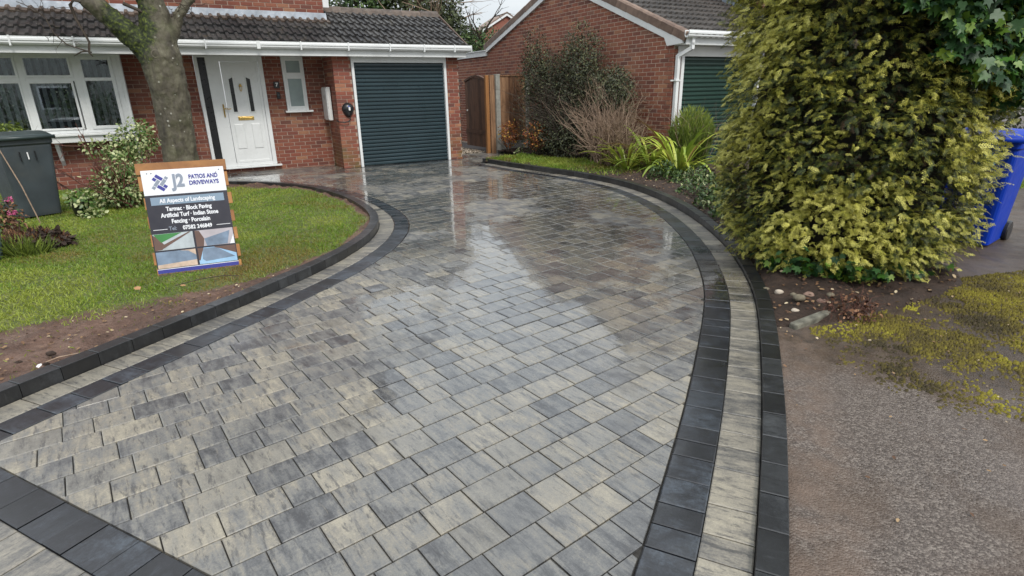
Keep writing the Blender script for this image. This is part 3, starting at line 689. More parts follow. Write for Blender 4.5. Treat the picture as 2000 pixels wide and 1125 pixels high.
def frame(mb, u0, u1, z0, z1, w, v0, v1):      # four mitre-less bars
    mb.box(u0, u0+w, v0, v1, z0, z1); mb.box(u1-w, u1, v0, v1, z0, z1); mb.box(u0+w, u1-w, v0, v1, z0, z0+w); mb.box(u0+w, u1-w, v0, v1, z1-w, z1); return mb
# garage door
gd = part(MB().box(.004, .058, -.02, .06, 0, 2.10).box(2.062, 2.117, -.02, .06, 0, 2.10).box(.004, 2.117, -.024, .06, 2.10, 2.244), 'garage_frame', M_white)
g2 = part(MB().box(.06, 2.06, .07, .09, 0, 2.1), 'garage_door', M_slatb)
ns = 27; sh = 2.10/ns
mb = MB(); ps = [(.07, 0), (.046, .006), (.036, sh*.3), (.036, sh*.7), (.046, sh-.012), (.07, sh-.006)]; mb.extr(ps, 0, 1.998); sm = mb.mesh('slat', M_slatb)
for i in range(ns): inst('slat', sm, g2, (.061, 0, i*sh+.004))
# front door with side light
dv = WV
door = part(MB().box(-2.345, -1.665, dv-.035, dv+.02, .20, 2.13), 'front_door', M_white, bevel=.004)
fr = MB(); fr.box(-2.795, -2.735, dv-.05, dv+.05, .12, 2.244).box(-2.60, -2.36, dv-.05, dv+.05, .12, 2.244).box(-1.655, -1.575, dv-.05, dv+.05, .12, 2.244)
fr.box(-2.36, -1.655, dv-.05, dv+.05, 2.145, 2.244).box(-2.735, -2.60, dv-.05, dv+.05, 2.215, 2.244).box(-2.735, -2.60, dv-.05, dv+.05, .12, .20).box(-2.36, -1.655, dv-.05, dv+.05, .12, .185)
part(fr, 'door_frame', M_white, bevel=.006)
fr2 = MB(); frame(fr2, -2.352, -1.662, .19, 2.14, .05, dv-.046, dv-.03); part(fr2, 'door_trim', M_white, bevel=.004)
part(MB().box(-2.80, -1.49, dv-.11, dv-.0, .085, .118), 'door_sill', M_white, bevel=.006)
part(MB().box(-2.735, -2.60, dv-.012, dv-.004, .20, 2.215), 'side_light', M_black); part(MB().box(-2.74, -2.59, dv+.08, dv+.1, .2, 2.24), 'side_light_backing', M_dark)
for (a, b, c, d, sl) in [(-2.242, -2.172, 1.815, 1.85, 1), (-1.925, -1.852, 1.85, 1.815, -1)]:
    MB().extr([(a, 1.20), (b, 1.20), (b, d), (a, c)], dv-.042, dv-.034, 'y').obj('door_glass', M_black, door)
    mbf = MB(); e = .03
    mbf.add([(a-e, dv-.036, 1.16), (b+e, dv-.036, 1.16), (b+e, dv-.036, d+e+.01), (a-e, dv-.036, c+e+.01), (a, dv-.048, 1.195), (b, dv-.048, 1.195), (b, dv-.048, d), (a, dv-.048, c)], [(0, 1, 5, 4), (1, 2, 6, 5), (2, 3, 7, 6), (3, 0, 4, 7)]); mbf.obj('glass_trim', M_white, door)
for a, b in ((-2.285, -2.10), (-1.965, -1.785)):
    mbf = MB(); z0, z1 = .465, .965
    mbf.add([(a, dv-.036, z0), (b, dv-.036, z0), (b, dv-.036, z1), (a, dv-.036, z1), (a+.02, dv-.048, z0+.02), (b-.02, dv-.048, z0+.02), (b-.02, dv-.048, z1-.02), (a+.02, dv-.048, z1-.02)], [(0, 1, 5, 4), (1, 2, 6, 5), (2, 3, 7, 6), (3, 0, 4, 7), (4, 5, 6, 7)])
    mbf.add([(a+.04, dv-.046, z0+.04), (b-.04, dv-.046, z0+.04), (b-.04, dv-.046, z1-.04), (a+.04, dv-.046, z1-.04)], [(0, 1, 2, 3)]); mbf.obj('door_panel', M_white, door)
MB().box(-2.185, -1.89, dv-.052, dv-.034, 1.035, 1.105).obj('letterbox', M_brass, door, bevel=.004)
MB().box(-2.165, -1.91, dv-.058, dv-.05, 1.052, 1.085).obj('letterbox_flap', M_brass, door, bevel=.003)
mb = MB(); mb.tube([(-2.42, dv-.05, 1.11), (-2.42, dv-.062, 1.11), (-2.42, dv-.062, 1.34), (-2.42, dv-.05, 1.34)], .014, 8); mb.tube([(-2.42, dv-.06, 1.27), (-2.42, dv-.10, 1.27), (-2.34, dv-.105, 1.255), (-2.29, dv-.10, 1.262)], .009, 8); mb.obj('door_handle', M_brass, door)
mb = MB(); mb.lathe([(.0, 0), (.018, .004), (.022, .012), (.012, .02), (0, .022)], n=10); mb.v = [(-2.05+x, dv-.036-z, 1.69+y) for x, y, z in mb.v]; mb.tube([(-2.05, dv-.05, 1.73), (-2.075, dv-.06, 1.68), (-2.06, dv-.06, 1.60), (-2.05, dv-.055, 1.585), (-2.035, dv-.06, 1.61), (-2.022, dv-.06, 1.68), (-2.05, dv-.05, 1.73)], .007, 6); mb.obj('door_knocker', M_brass, door)
# small window
def window(u0, u1, z0, z1, v, panes, fw=.05, extra=None, name='window', glass=None, depth=.07):
    f = MB(); frame(f, u0, u1, z0, z1, fw, v, v+depth); wnd = part(f, name, M_white, bevel=.005)
    for (a, b, c, d) in panes:
        ff = MB(); frame(ff, a, b, c, d, .035, v-.012, v+.03); ff.obj('sash', M_white, wnd, bevel=.004)
        MB().box(a+.034, b-.034, v+.012, v+.02, c+.034, d-.034).obj('pane', glass or M_glass, wnd)
    return wnd
sw = window(-1.21, -.778, 1.19, 2.244, WV-.03, [(-1.165, -.82, 1.235, 1.85), (-1.165, -.82, 1.90, 2.20)], glass=M_obsc)
MB().box(-1.165, -.82, WV-.03, WV+.03, 1.85, 1.90).obj('transom', M_white, sw)
MB().box(-1.26, -.70, WV-.10, WV-.0, 1.150, 1.188).obj('sill', M_white, sw, bevel=.005)
# bow window on the left
bv = .50
bw = window(-6.35, -3.965, .93, 2.244, bv, [(-5.36+.0, -4.72, .99, 1.80), (-4.58, -4.03, .975, 2.20), (-6.0, -5.43, .99, 1.80), (-5.36, -4.72, 1.87, 2.20), (-6.0, -5.43, 1.87, 2.20)][:1]+[(-6.04, -5.44, 1.86, 2.20), (-5.36, -4.70, 1.86, 2.20)], fw=.055)
for s_ in [(-6.04, -5.44, .985, 1.80), ]: ff = MB(); frame(ff, *s_[:2], *s_[2:], .03, bv-.005, bv+.04); ff.obj('sash', M_white, bw, bevel=.004); MB().box(s_[0]+.03, s_[1]-.03, bv+.012, bv+.02, s_[2]+.03, s_[3]-.03).obj('pane', M_glass, bw)
ff = MB(); frame(ff, -4.60, -4.10, .99, 2.20, .055, bv-.014, bv+.035); ff.box(-4.545, -4.155, bv-.014, bv+.035, 1.80, 1.855); ff.obj('sash', M_white, bw, bevel=.004)
for z0, z1 in ((1.045, 1.80), (1.855, 2.145)): MB().box(-4.547, -4.153, bv+.012, bv+.02, z0, z1).obj('pane', M_glass, bw)
MB().box(-5.44, -5.36, bv, bv+.07, .985, 2.19).box(-4.70, -4.60, bv, bv+.07, .985, 2.19).box(-6.3, -5.44, bv, bv+.07, 1.80, 1.86).box(-5.36, -4.70, bv, bv+.07, 1.80, 1.86).box(-4.10, -4.02, bv, bv+.07, .985, 2.19).obj('mullion', M_white, bw, bevel=.005)
MB().box(-6.4, -3.962, bv+.07, WV+.02, .93, .96).box(-3.99, -3.962, bv+.07, WV, .96, 2.244).obj('bay_side', M_white2, bw)
MB().box(-6.4, -3.86, bv-.10, bv+.02, .888, .928).obj('sill', M_white, bw, bevel=.006)
MB().box(-6.4, -3.95, bv-.06, WV-.0, .78, .884).obj('apron', M_white2, bw, bevel=.004)
for u in (-5.22, -4.03): MB().extr([(WV, .36), (WV, .78), (bv+.02, .78), (bv+.05, .70), (WV-.10, .46)], u, u+.055, 'x').obj('bracket', M_white2, bw)
for k in range(21):
    u = -6.3+k*.113
    if any(abs(u-c) < .05 for c in (-5.40, -4.65)): continue
    a = R(55); MB().box(-.044, .044, -.001, .001, 0, 1.20, M=Matrix.Translation((u, bv+.17, .98)) @ Matrix.Rotation(a, 4, 'Z')).obj('blind_slat', M_blind, bw)
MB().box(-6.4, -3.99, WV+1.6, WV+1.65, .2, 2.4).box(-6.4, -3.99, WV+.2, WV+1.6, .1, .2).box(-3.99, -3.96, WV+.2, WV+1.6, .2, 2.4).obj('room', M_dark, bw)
# number plate lamp, bell, meter box, charger
npl_ = empty('house_number_sign', W(-1.36, WV-.03, 1.70), HY, label='small black house number plate with a white 7 beside the front door', cat='house number')
MB().box(-.055, .055, -.012, .02, -.065, .065).obj('plate', M_black, npl_, bevel=.008)
def text(s, size, m, parent, loc, rot=(0, 0, 0), bold=0., align='CENTER', ext=.0008, sx=1., shear=0.):
    c = bpy.data.curves.new('lettering', 'FONT'); c.body = s; c.size = size; c.align_x = align; c.align_y = 'CENTER'; c.extrude = ext; c.offset = bold; c.shear = shear; c.resolution_u = 3
    o = bpy.data.objects.new('lettering', c); COL.objects.link(o); bpy.context.view_layer.update()
    me = bpy.data.meshes.new_from_object(o.evaluated_get(bpy.context.evaluated_depsgraph_get())); bpy.data.objects.remove(o)
    me.materials.clear(); me.materials.append(m); o = bpy.data.objects.new('lettering', me); COL.objects.link(o); o.parent = parent; o.location = loc; o.rotation_euler = rot; o.scale = (sx, 1, 1); return o
M_paint = flat('white_print', (.8, .8, .8), .4, var=.02)
text('7', .10, M_paint, npl_, (0, -.0145, 0), (R(90), 0, 0), .002)
bell = empty('doorbell', W(-1.35, WV-.03, 1.50), HY, label='black doorbell on the brick below the number plate', cat='doorbell')
MB().box(-.035, .035, -.012, .02, -.075, .06).obj('housing', M_black, bell, bevel=.01); MB().lathe([(0, .016), (.018, .016), (.02, .010), (.02, 0)], n=14).obj('button', M_greyp, bell).rotation_euler = (R(90), 0, 0)
mbx = empty('meter_box', W(-.375, .58, .97), HY, label='white meter box on the side of the brick pillar', cat='meter box')
MB().box(-.085, -.01, -.21, .21, 0, .67).obj('cabinet', M_white2, mbx, bevel=.008); MB().box(-.10, -.086, -.195, .195, .02, .65).obj('door', M_white, mbx, bevel=.005)
ch = empty('car_charger', W(-.155, 0, 1.2), HY, label='round black electric car charger on the pillar by the garage door', cat='car charger')
mb = MB(); pr = []
prof = [(0., -.085), (.045, -.08), (.085, -.06), (.115, -.03), (.125, 0)]
n = 28
for q, (rr_, y_) in enumerate(prof):
    for k in range(n):
        th = 2*math.pi*k/n; e = 1+(.38*max(0, -math.sin(th))**2.2); mb.v.append((rr_*math.cos(th)*(1-.10*max(0, -math.sin(th))), y_, rr_*math.sin(th)*e))
for q in range(len(prof)-1):
    for k in range(n): mb.f.append((q*n+k, q*n+(k+1) % n, (q+1)*n+(k+1) % n, (q+1)*n+k)); mb.r.append(0)
mb.obj('shell', M_black, ch, smooth=True); MB().box(-.008, .028, -.098, -.07, -.03, .035).obj('display', M_paint, ch, bevel=.004)
mb = MB(); mb.tube([(.02, -.03, -.16), (.02, -.045, -.21), (-.03, -.06, -.25), (-.12, -.06, -.262), (-.22, -.035, -.25), (-.24, .05, -.22)], .012, 8); mb.obj('cable', M_black, ch, smooth=True)
MB().lathe([(.016, 0), (.016, .006), (.0, .006)], n=14).obj('badge', flat('badge_blue', (.05, .09, .35), .3), ch, loc=(0, -.078, .05)).rotation_euler = (R(70), 0, 0)

# ------------------------------------------------------------------ neighbouring garage
NU, NV = 4.73, -4.28
nb = empty('neighbour_garage', W(NU, NV), HY, label='orange-red brick gabled garage with dark green roller door and white bargeboards', cat='garage')
def np_(mb, name, m, **k): return mb.obj(name, m, nb, shift=(NU, NV, 0), **k)
zl = lambda v: 3.452-.329*v; zr = lambda v: 3.265+.404*(v+1.793); zg = lambda v: min(zl(v), zr(v)) if v < 2.83 else 2.5
VA = -.733
gv = [(NV+.012, -.1), (8, -.1), (8, 2.5), (2.83, 2.5), (VA, zg(VA)+.02), (NV+.012, zr(NV))]
wl = np_(MB().extr(gv[::-1], NU+.012, NU+.25, 'x'), 'wall', M_mortarn); bpy.context.view_layer.update()
def gspan(z):      # s runs from v=8 down to NV (facing -u)
    top = 8-NV
    if z < 2.42: return (1.5, top)
    va = (3.452-z)/.329; vb = (z-3.265)/.404-1.793
    return (8-min(va, 2.83+.0) , 8-vb) if va > vb else (0, 0)
# rotate so that local -y (brick face) points towards -u: angle -90 deg; s increases towards -v
bricks(wl, (.012, 8-NV, 0), -math.pi/2, 8-NV, -.02, 3.70, M_brickn, span=gspan)
def barge(p0, p1, w, th, m, name, o0=0.):
    (v0, z0), (v1, z1) = p0, p1; return np_(MB().extr([(v0, z0+o0), (v1, z1+o0), (v1, z1+w+o0), (v0, z0+w+o0)], NU-.03-th, NU-.0, 'x'), name, m)
barge((2.87, zl(2.83)-.01), (VA, zg(VA)), .165, .02, M_white, 'bargeboard'); barge((VA, zg(VA)), (-4.05, zr(-4.05)), .165, .02, M_white, 'bargeboard')
np_(MB().extr([(-4.05, zr(-4.05)), (-4.05, zr(-4.05)+.165), (-4.50, zr(-4.5)+.165), (-4.50, 2.23), (-4.13, 2.21)], NU-.05, NU+.0, 'x'), 'barge_end', M_white)
np_(MB().box(NU-.05, NU, 2.87, 8, 2.43, 2.56).box(NU-.08, NU+2, 2.87, 8, 2.56, 2.585), 'flat_roof_edge', M_white)
# verge caps
vr = np_(MB().box(NU, NU+.02, -4, -3.9, 2.4, 2.45), 'verge', M_verge)
cap = MB().extr([(-.055, -.10), (-.055, .03), (-.03, .06), (.10, .055), (.10, .03), (-.02, .03), (-.03, -.10)], 0, .335, 'y').mesh('verge_tile', M_verge)
for k in range(12):
    v0 = -4.58+k*.315
    if v0 > VA: break
    inst('verge_tile', cap, vr, (.0, v0-NV, zr(v0)+.215), rot=(math.atan(.404)+.02, 0, 0))
for k in range(12):
    v0 = 3.0-k*.315
    if v0-.3 < VA: break
    inst('verge_tile', cap, vr, (.0, v0-.33-NV, zl(v0-.33)+.215), rot=(-math.atan(.329)-.02, 0, 0))
# roof and tiles on the front slope
nra = math.atan(.404); 
nroof = np_(MB().add([(NU, -4.62, zr(-4.62)+.20), (NU+6, -4.62, zr(-4.62)+.20), (NU+6, VA, zg(VA)+.2), (NU, VA, zg(VA)+.2), (NU+6, 3.0, zl(3.0)+.2), (NU, 3.0, zl(3.0)+.2)], [(0, 1, 2, 3), (3, 2, 4, 5)]), 'roof', M_tilen)
tn = tile_mesh('roof_tile', M_tilen)
for r_ in range(12):
    v0 = -4.64+r_*.315
    for c_ in range(12):
        inst('roof_tile', tn, nroof, (.10+c_*.30, v0-NV, zr(v0)+.215), rot=(nra, random.gauss(0, .004), 0))
# front: fascia, gutter, downpipe, door
fz = 2.20
wf = np_(MB().box(NU+.012, NU+.18, NV+.012, NV+.2, -.1, 2.3).box(NU+2.5, NU+6, NV+.012, NV+.3, -.1, 2.3), 'wall', M_mortarn); bpy.context.view_layer.update()
bricks(wf, (.0, .012, 0), 0, .18, -.02, 2.2, M_brickn)
np_(MB().box(NU-.0, NU+6, NV-.27, NV-.25, 2.21, 2.37).box(NU, NU+6, NV-.25, NV, 2.21, 2.23), 'fascia', M_white)
np_(MB().extr([(y+NV-.05, z) for y, z in gp_], NU-.06, NU+6), 'gutter', M_white)
np_(MB().box(NU+.10, NU+2.5, NV-.02, NV+.1, 2.03, 2.205), 'lintel', M_white2)
np_(MB().box(NU+.185, NU+.26, NV-.02, NV+.06, 0, 2.03).box(NU+2.4, NU+2.48, NV-.02, NV+.06, 0, 2.03), 'garage_frame', M_white)
gd2 = np_(MB().box(NU+.26, NU+2.4, NV+.08, NV+.10, 0, 2.03), 'garage_door', M_slatg)
mb = MB(); mb.extr([(y, z*1.0) for y, z in ps], 0, 2.14); sm2 = mb.mesh('slat', M_slatg)
for i in range(26): inst('slat', sm2, gd2, (.26, .015, i*sh+.004))
dp = np_(MB().box(NU+.10, NU+.165, NV-.32, NV-.255, 2.22, 2.36).extr([(NU+.10, 2.24), (NU+.165, 2.24), (NU+.165, 2.20), (NU+.10, 2.20)], NV-.32, NV-.255, 'y'), 'gutter_outlet', M_white)
mb = MB()
for a, b in (((NU+.132, NV-.287, 2.24), (NU+.132, NV-.287, 2.13)), ((NU+.132, NV-.287, 2.15), (NU+.05, NV-.055, 2.03)), ((NU+.05, NV-.055, 2.05), (NU+.05, NV-.055, .0))):
    a, b = Vector(a), Vector(b); d = b-a; q = d.to_track_quat('Z', 'Y').to_matrix().to_4x4(); mb.box(-.033, .033, -.033, .033, 0, d.length, M=Matrix.Translation(a) @ q)
np_(mb, 'downpipe', M_white, bevel=.004)
np_(MB().box(NU-.02, NU+.10, NV-.10, NV-.0, 1.60, 1.625).box(NU-.06, NU-.02, NV-.03, NV-.0, 1.60, 1.625), 'pipe_clip', M_white)
# the taller house behind it
BU = 8.6
bh = empty('neighbour_house', W(BU, -3.5), HY, label='tall brick house rising behind the neighbouring garage roof', cat='house')
wl = MB().extr([(-3.6, 0), (4.4, 0), (4.4, 5.1), (.4, 7.0), (-3.6, 5.1)][::-1], BU, BU+7, 'x').obj('wall', M_mortarn, bh, shift=(BU, -3.5, 0)); bpy.context.view_layer.update()
bricks(wl, (-.0, 7.9, 0), -math.pi/2, 8.0, 2.6, 5.1, M_brickn)
MB().add([(BU-.2, -3.9, 5.0), (BU+7, -3.9, 5.0), (BU+7, .4, 7.1), (BU-.2, .4, 7.1), (BU+7, 4.7, 5.0), (BU-.2, 4.7, 5.0)], [(0, 1, 2, 3), (3, 2, 4, 5)]).obj('roof', M_tilen, bh, shift=(BU, -3.5, 0))
mb = MB()
for k in range(16):
    v0 = -4.4+k*.24; mb.box(BU-.02, BU+.0, v0, v0+.235, zr(v0)+.22, zr(v0)+.40)
mb.obj('flashing', M_lead, bh, shift=(BU, -3.5, 0))

# far gable seen between the roofs
fh = empty('distant_house', (.0, 70, 2.9), R(18), label='distant house gable with white bargeboards in the gap between the roofs', cat='house')
MB().extr([(-2.6, 0), (2.6, 0), (2.6, 5.0), (0, 6.55), (-2.6, 5.0)][::-1], 0, 6, 'y').obj('wall', M_brickn, fh)
for s_ in (1, -1): MB().extr([(0, 6.5), (0, 6.78), (s_*2.9, 5.05), (s_*2.9, 4.8)][::s_], -.25, -.15, 'y').obj('bargeboard', M_white, fh); MB().extr([(0, 6.78), (0, 6.9), (s_*3.0, 5.12), (s_*3.0, 5.0)][::s_], -.3, 6.2, 'y').obj('roof', M_verge, fh)

# ------------------------------------------------------------------ gate, fence, posts
gate = empty('garden_gate', W(3.53, .74), HY, label='dark brown arched wooden gate standing open beside the garage', cat='gate')
for k in range(8):
    y0 = k*.15; zt = 1.72+.10*math.sin(math.pi*min(1, max(0, (k+.5)/8*1.0)))
    MB().box(-.011, .011, y0, y0+.146, .12, zt, r=random.random()+.01).obj('board', M_gate, gate)
gt_ = MB()
for k in range(16):
    a, b = k/16, (k+1)/16; za, zb = 1.72+.11*math.sin(math.pi*a), 1.72+.11*math.sin(math.pi*b)
    gt_.add([(x, y, z+dz) for y, z in ((a*1.2, za), (b*1.2, zb)) for x in (-.03, .03) for dz in (0, .05)], [(0, 1, 3, 2), (4, 6, 7, 5), (0, 4, 5, 1), (2, 3, 7, 6), (1, 5, 7, 3), (0, 2, 6, 4)])
gt_.obj('top_rail', M_gate, gate); MB().box(-.03, -.012, .0, 1.2, .45, .55).box(.012, .03, 0, 1.2, .45, .55).obj('rail', M_gate, gate)
MB().lathe([(0, .03), (.02, .025), (.02, 0)], n=10).obj('handle', M_white, gate, loc=(-.03, 1.05, 1.02)).rotation_euler = (0, R(-90), 0)
gp1 = MB().box(-.045, .045, -.045, .045, -.05, 1.86).obj('gate_post', M_post, None, bevel=.005); gp1.location = W(3.47, .64); gp1.rotation_euler = (0, 0, HY); tag(gp1, 'new orange timber gate post between the gate and a brown board', 'post')
gp2 = MB().box(-.055, .075, -.02, .02, -.05, 1.86).obj('filler_board', M_fence, None); gp2.location = W(3.60, .62); gp2.rotation_euler = (0, 0, HY); tag(gp2, 'brown upright board between the orange post and the concrete post', 'board')
cpst = MB().box(-.06, .06, -.06, .06, -.1, 1.88).obj('fence_post', M_conc, None, bevel=.008); cpst.location = W(3.74, .60); cpst.rotation_euler = (0, 0, HY); tag(cpst, 'square grey concrete fence post at the end of the panel nearest the gate', 'post')
cp2 = MB().box(-.05, .05, -.05, .05, -.1, 1.86).obj('fence_post', M_conc, None, bevel=.008); cp2.location = W(4.62, .62); cp2.rotation_euler = (0, 0, HY); tag(cp2, 'thin grey concrete fence post against the gable wall behind the dark shrub', 'post')
fe = empty('fence', W(3.80, .62), HY, label='weathered brown close-board fence panel between two concrete posts', cat='fence')
for k in range(9): MB().box(0, .098, -.012+.006*(k % 2), .006, .28, 1.83, r=random.random()+.01).obj('board', M_fence, fe, loc=(k*.088, 0, 0))
MB().box(0, .78, -.03, .03, 1.83, 1.865).obj('capping', M_fence, fe); MB().box(0, .78, -.025, .02, -.05, .27).obj('gravel_board', M_conc, fe)
fg = empty('fence', W(3.55, 2.35), HY, label='grey-green vertical board fence in the passage behind the open gate', cat='fence')
for k in range(9): MB().box(-.012, .012, 0, .14, .02, 1.78, r=random.random()+.01).obj('board', M_fenceg, fg, loc=(0, k*.145, 0))
MB().box(-1.1, 0, 3.2, 3.25, 0, 1.8).obj('end_panel', M_fenceg, fg)

# ------------------------------------------------------------------ plants: templates
LEAF = [(0, 0, 0), (.32, .35, .04), (.22, .8, 0), (0, 1, -.08), (-.22, .8, 0), (-.32, .35, .04), (0, .5, -.03)]
LEAFF = [(0, 1, 6), (1, 2, 6), (2, 3, 6), (3, 4, 6), (4, 5, 6), (5, 0, 6)]
LQ = [(0, 0, 0), (.3, .5, .06), (0, 1, 0), (-.3, .5, .06)]; LQF = [(0, 1, 2), (0, 2, 3)]
IVY = [(0, 0, 0), (.22, -.12, .02), (.52, .10, -.02), (.34, .32, .03), (.50, .62, -.03), (.20, .60, .03), (0, 1.05, -.06), (-.20, .60, .03), (-.50, .62, -.03), (-.34, .32, .03), (-.52, .10, -.02), (-.22, -.12, .02), (0, .35, -.02)]
IVYF = [(i, (i+1) % 12, 12) for i in range(12)]
def rdir(n): return nrm(rng.normal(size=(n, 3)))
def leafcloud(name, m, pos, nor, size, parent=None, T=LEAF, F=LEAFF, droop=.3, rnd=None, jit=.6):
    n = len(pos); d = nrm(np.asarray(nor)*.6+rdir(n)*jit+np.array([0, 0, -droop])); up = nrm(np.asarray(nor)+rdir(n)*.5+np.array([0, 0, .5]))
    sc = np.asarray(size)*rng.uniform(.65, 1.25, n)
    return bake(name, T, F, pos, frames(d, up), sc, m, parent, rnd if rnd is not None else rng.random(n))
def blob(n, c, r, lump=.25, seed=1, shell=.55, sc=2.2, zmin=None):
    d = rdir(n); rad = 1+lump*(fbm(d, sc, seed)-.5)*2; t = shell+(1-shell)*rng.random(n)**.6
    p = d*rad[:, None]*t[:, None]*np.array(r)+np.array(c); 
    k = np.ones(n, bool) if zmin is None else p[:, 2] > zmin
    return p[k], d[k], t[k]
def twigs(mb, p, d, ln, r, depth, bend=.25, br=(2, 3), up=.1, n=4, seg=4, shrink=.62, ang=.6):
    p = Vector(p); d = Vector(d).normalized(); pts = [p.copy()]; rad = [r]
    for i in range(seg):
        d = (d+Vector(rng.normal(size=3))*bend*.5+Vector((0, 0, up*.5))).normalized(); p = p+d*ln/seg; pts.append(p.copy()); rad.append(r*(1-.5*(i+1)/seg))
    mb.tube(pts, rad, n, cap=False)
    if depth > 0:
        for k in range(random.randint(*br)):
            i = random.randint(max(1, seg//2), seg); q = pts[i]; nd = (pts[i]-pts[i-1]).normalized()+Vector(rng.normal(size=3))*ang
            twigs(mb, q, nd, ln*shrink*random.uniform(.7, 1.1), rad[i]*.7, depth-1, bend, br, up, n if depth > 1 else 3, max(2, seg-1), shrink, ang)
    return pts[-1]
def merge_twigs(mb, name, m, parent): return tag(mb.obj(name, m, parent, smooth=True), kind='stuff')

# ---- golden conifer
def spray_template():
    V, F = [], []
    def lf(p, d, l, w_):
        p = np.array(p); d = nrm(np.array(d)); s = nrm(np.cross(d, [0, 0, 1])); b = len(V); V.extend([p-s*w_, p+s*w_, p+d*l+np.array([0, 0, -l*.12])]); F.append((b, b+1, b+2))
    st = [np.array([0, t, .10*t-.34*t*t]) for t in np.linspace(0, 1, 7)]
    for i, p in enumerate(st[:-1]):
        d = st[i+1]-p; lf(p, d, .17, .03)
        for s in (1, -1):
            l = .42*(1-.62*i/6)*random.uniform(.8, 1.15); dd = np.array([s*.9, .75, -.12-.12*i/7])
            l *= random.uniform(.6, 1.15)
            for k in range(2):
                q = p+nrm(dd)*l*k/2+np.array([0, 0, -.03*k]); lf(q, dd, l*.62, .045)
                if 1: 
                    lf(q, dd+np.array([0, 1.1, 0]), l*.36, .04); lf(q, dd+np.array([s*.6, -.9, -.1]), l*.30, .04)
    return np.array(V), F
con = empty('golden_conifer', (2.62, 4.72, 0), label='large golden-leaved conifer bush beside the drive with green ivy in its top', cat='conifer')
BC = np.array([2.80, 4.82]); vd = BC/np.linalg.norm(BC)
def bush_r(th, z):       # radius of the bush by direction and height
    base = np.interp(z, [0, .12, .35, .7, 1.1, 1.5, 2.0, 2.6, 3.4, 4.0], [.50, .72, .87, .95, .97, .97, .97, .96, .85, .3])
    q = np.stack([np.cos(th)*1.6, np.sin(th)*1.6, z*1.4], -1); return base*(.86+.30*fbm(q, 1.5, 21, 2)), q
ncl = 8800; th = rng.uniform(0, 2*math.pi, ncl); zz = rng.uniform(.05, 3.6, ncl)**1.0
toward = np.cos(th-math.atan2(-vd[1], -vd[0]))   # 1 = facing the camera
keep = (toward > -.2) & (zz < 3.0) | (rng.random(ncl) < .12); th, zz = th[keep], zz[keep]; rr, q = bush_r(th, zz)
gapn = fbm(q, 4.2, 77, 2); kk = (gapn > .395) | (zz > 1.75); th, zz, rr, q = th[kk], zz[kk], rr[kk], q[kk]
cen = np.stack([BC[0]+rr*np.cos(th), BC[1]+rr*np.sin(th), zz], -1); nor = nrm(np.stack([np.cos(th), np.sin(th), np.full_like(th, .05)], -1))
pos, dr_, up_, tint, size = [], [], [], [], []
for i in range(len(th)):
    m_ = rng.integers(5, 10); tang = np.array([-math.sin(th[i]), math.cos(th[i]), 0]); br = nrm(nor[i]+tang*rng.normal()*.55+np.array([0, 0, rng.normal()*.3-.05]))
    big = fbm(cen[i][None]*1.0, 2.3, 5)[0]; ct = .49+.75*(big-.5)*1.5+rng.normal()*.13
    for k in range(m_):
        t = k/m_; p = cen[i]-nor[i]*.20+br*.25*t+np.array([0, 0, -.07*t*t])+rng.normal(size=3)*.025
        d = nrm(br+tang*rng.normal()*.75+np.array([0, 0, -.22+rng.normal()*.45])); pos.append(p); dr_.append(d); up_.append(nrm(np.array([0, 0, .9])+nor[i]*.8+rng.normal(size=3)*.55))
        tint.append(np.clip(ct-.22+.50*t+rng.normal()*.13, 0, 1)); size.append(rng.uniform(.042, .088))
pos, dr_, up_, tint, size = map(np.array, (pos, dr_, up_, tint, size)); pos[:, 2] = np.maximum(pos[:, 2], .06)
grp = rng.integers(0, 5, len(pos)); first = True
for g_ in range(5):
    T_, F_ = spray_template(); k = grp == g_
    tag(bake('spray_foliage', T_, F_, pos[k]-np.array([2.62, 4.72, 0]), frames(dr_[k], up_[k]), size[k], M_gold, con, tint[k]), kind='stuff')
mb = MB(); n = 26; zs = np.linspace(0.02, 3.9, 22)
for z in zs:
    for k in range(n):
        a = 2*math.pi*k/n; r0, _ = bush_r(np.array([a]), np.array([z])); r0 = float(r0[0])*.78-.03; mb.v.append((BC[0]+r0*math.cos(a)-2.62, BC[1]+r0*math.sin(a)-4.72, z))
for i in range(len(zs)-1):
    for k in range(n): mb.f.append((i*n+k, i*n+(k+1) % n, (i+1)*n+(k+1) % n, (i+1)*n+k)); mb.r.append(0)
M_core = leafm('core_shade', [(0, (.010, .009, .006)), (1, (.014, .012, .007))], .9, 0); mb.obj('dark_core', M_core, con)  # solid near-black core added to block light; shade between sprays is in its colour
mb = MB()
for k in range(150):
    a = rng.uniform(0, 2*math.pi); z = rng.uniform(.1, 2.8); r1, _ = bush_r(np.array([a]), np.array([z])); r1 = float(r1[0]); d = np.array([math.cos(a), math.sin(a)])
    p0 = BC-np.array([2.62, 4.72])+d*.15; p1 = BC-np.array([2.62, 4.72])+d*(r1*.95); mb.tube([(p0[0], p0[1], z-.2), (*(p0*.5+p1*.5), z-.02), (p1[0], p1[1], z+.03)], [.012, .008, .003], 4, cap=False)
mb.tube([(.14, .1, -.05), (.16, .12, 1.5), (.15, .1, 3.6)], [.09, .07, .02], 8); mb.obj('trunk', M_twigd, con)
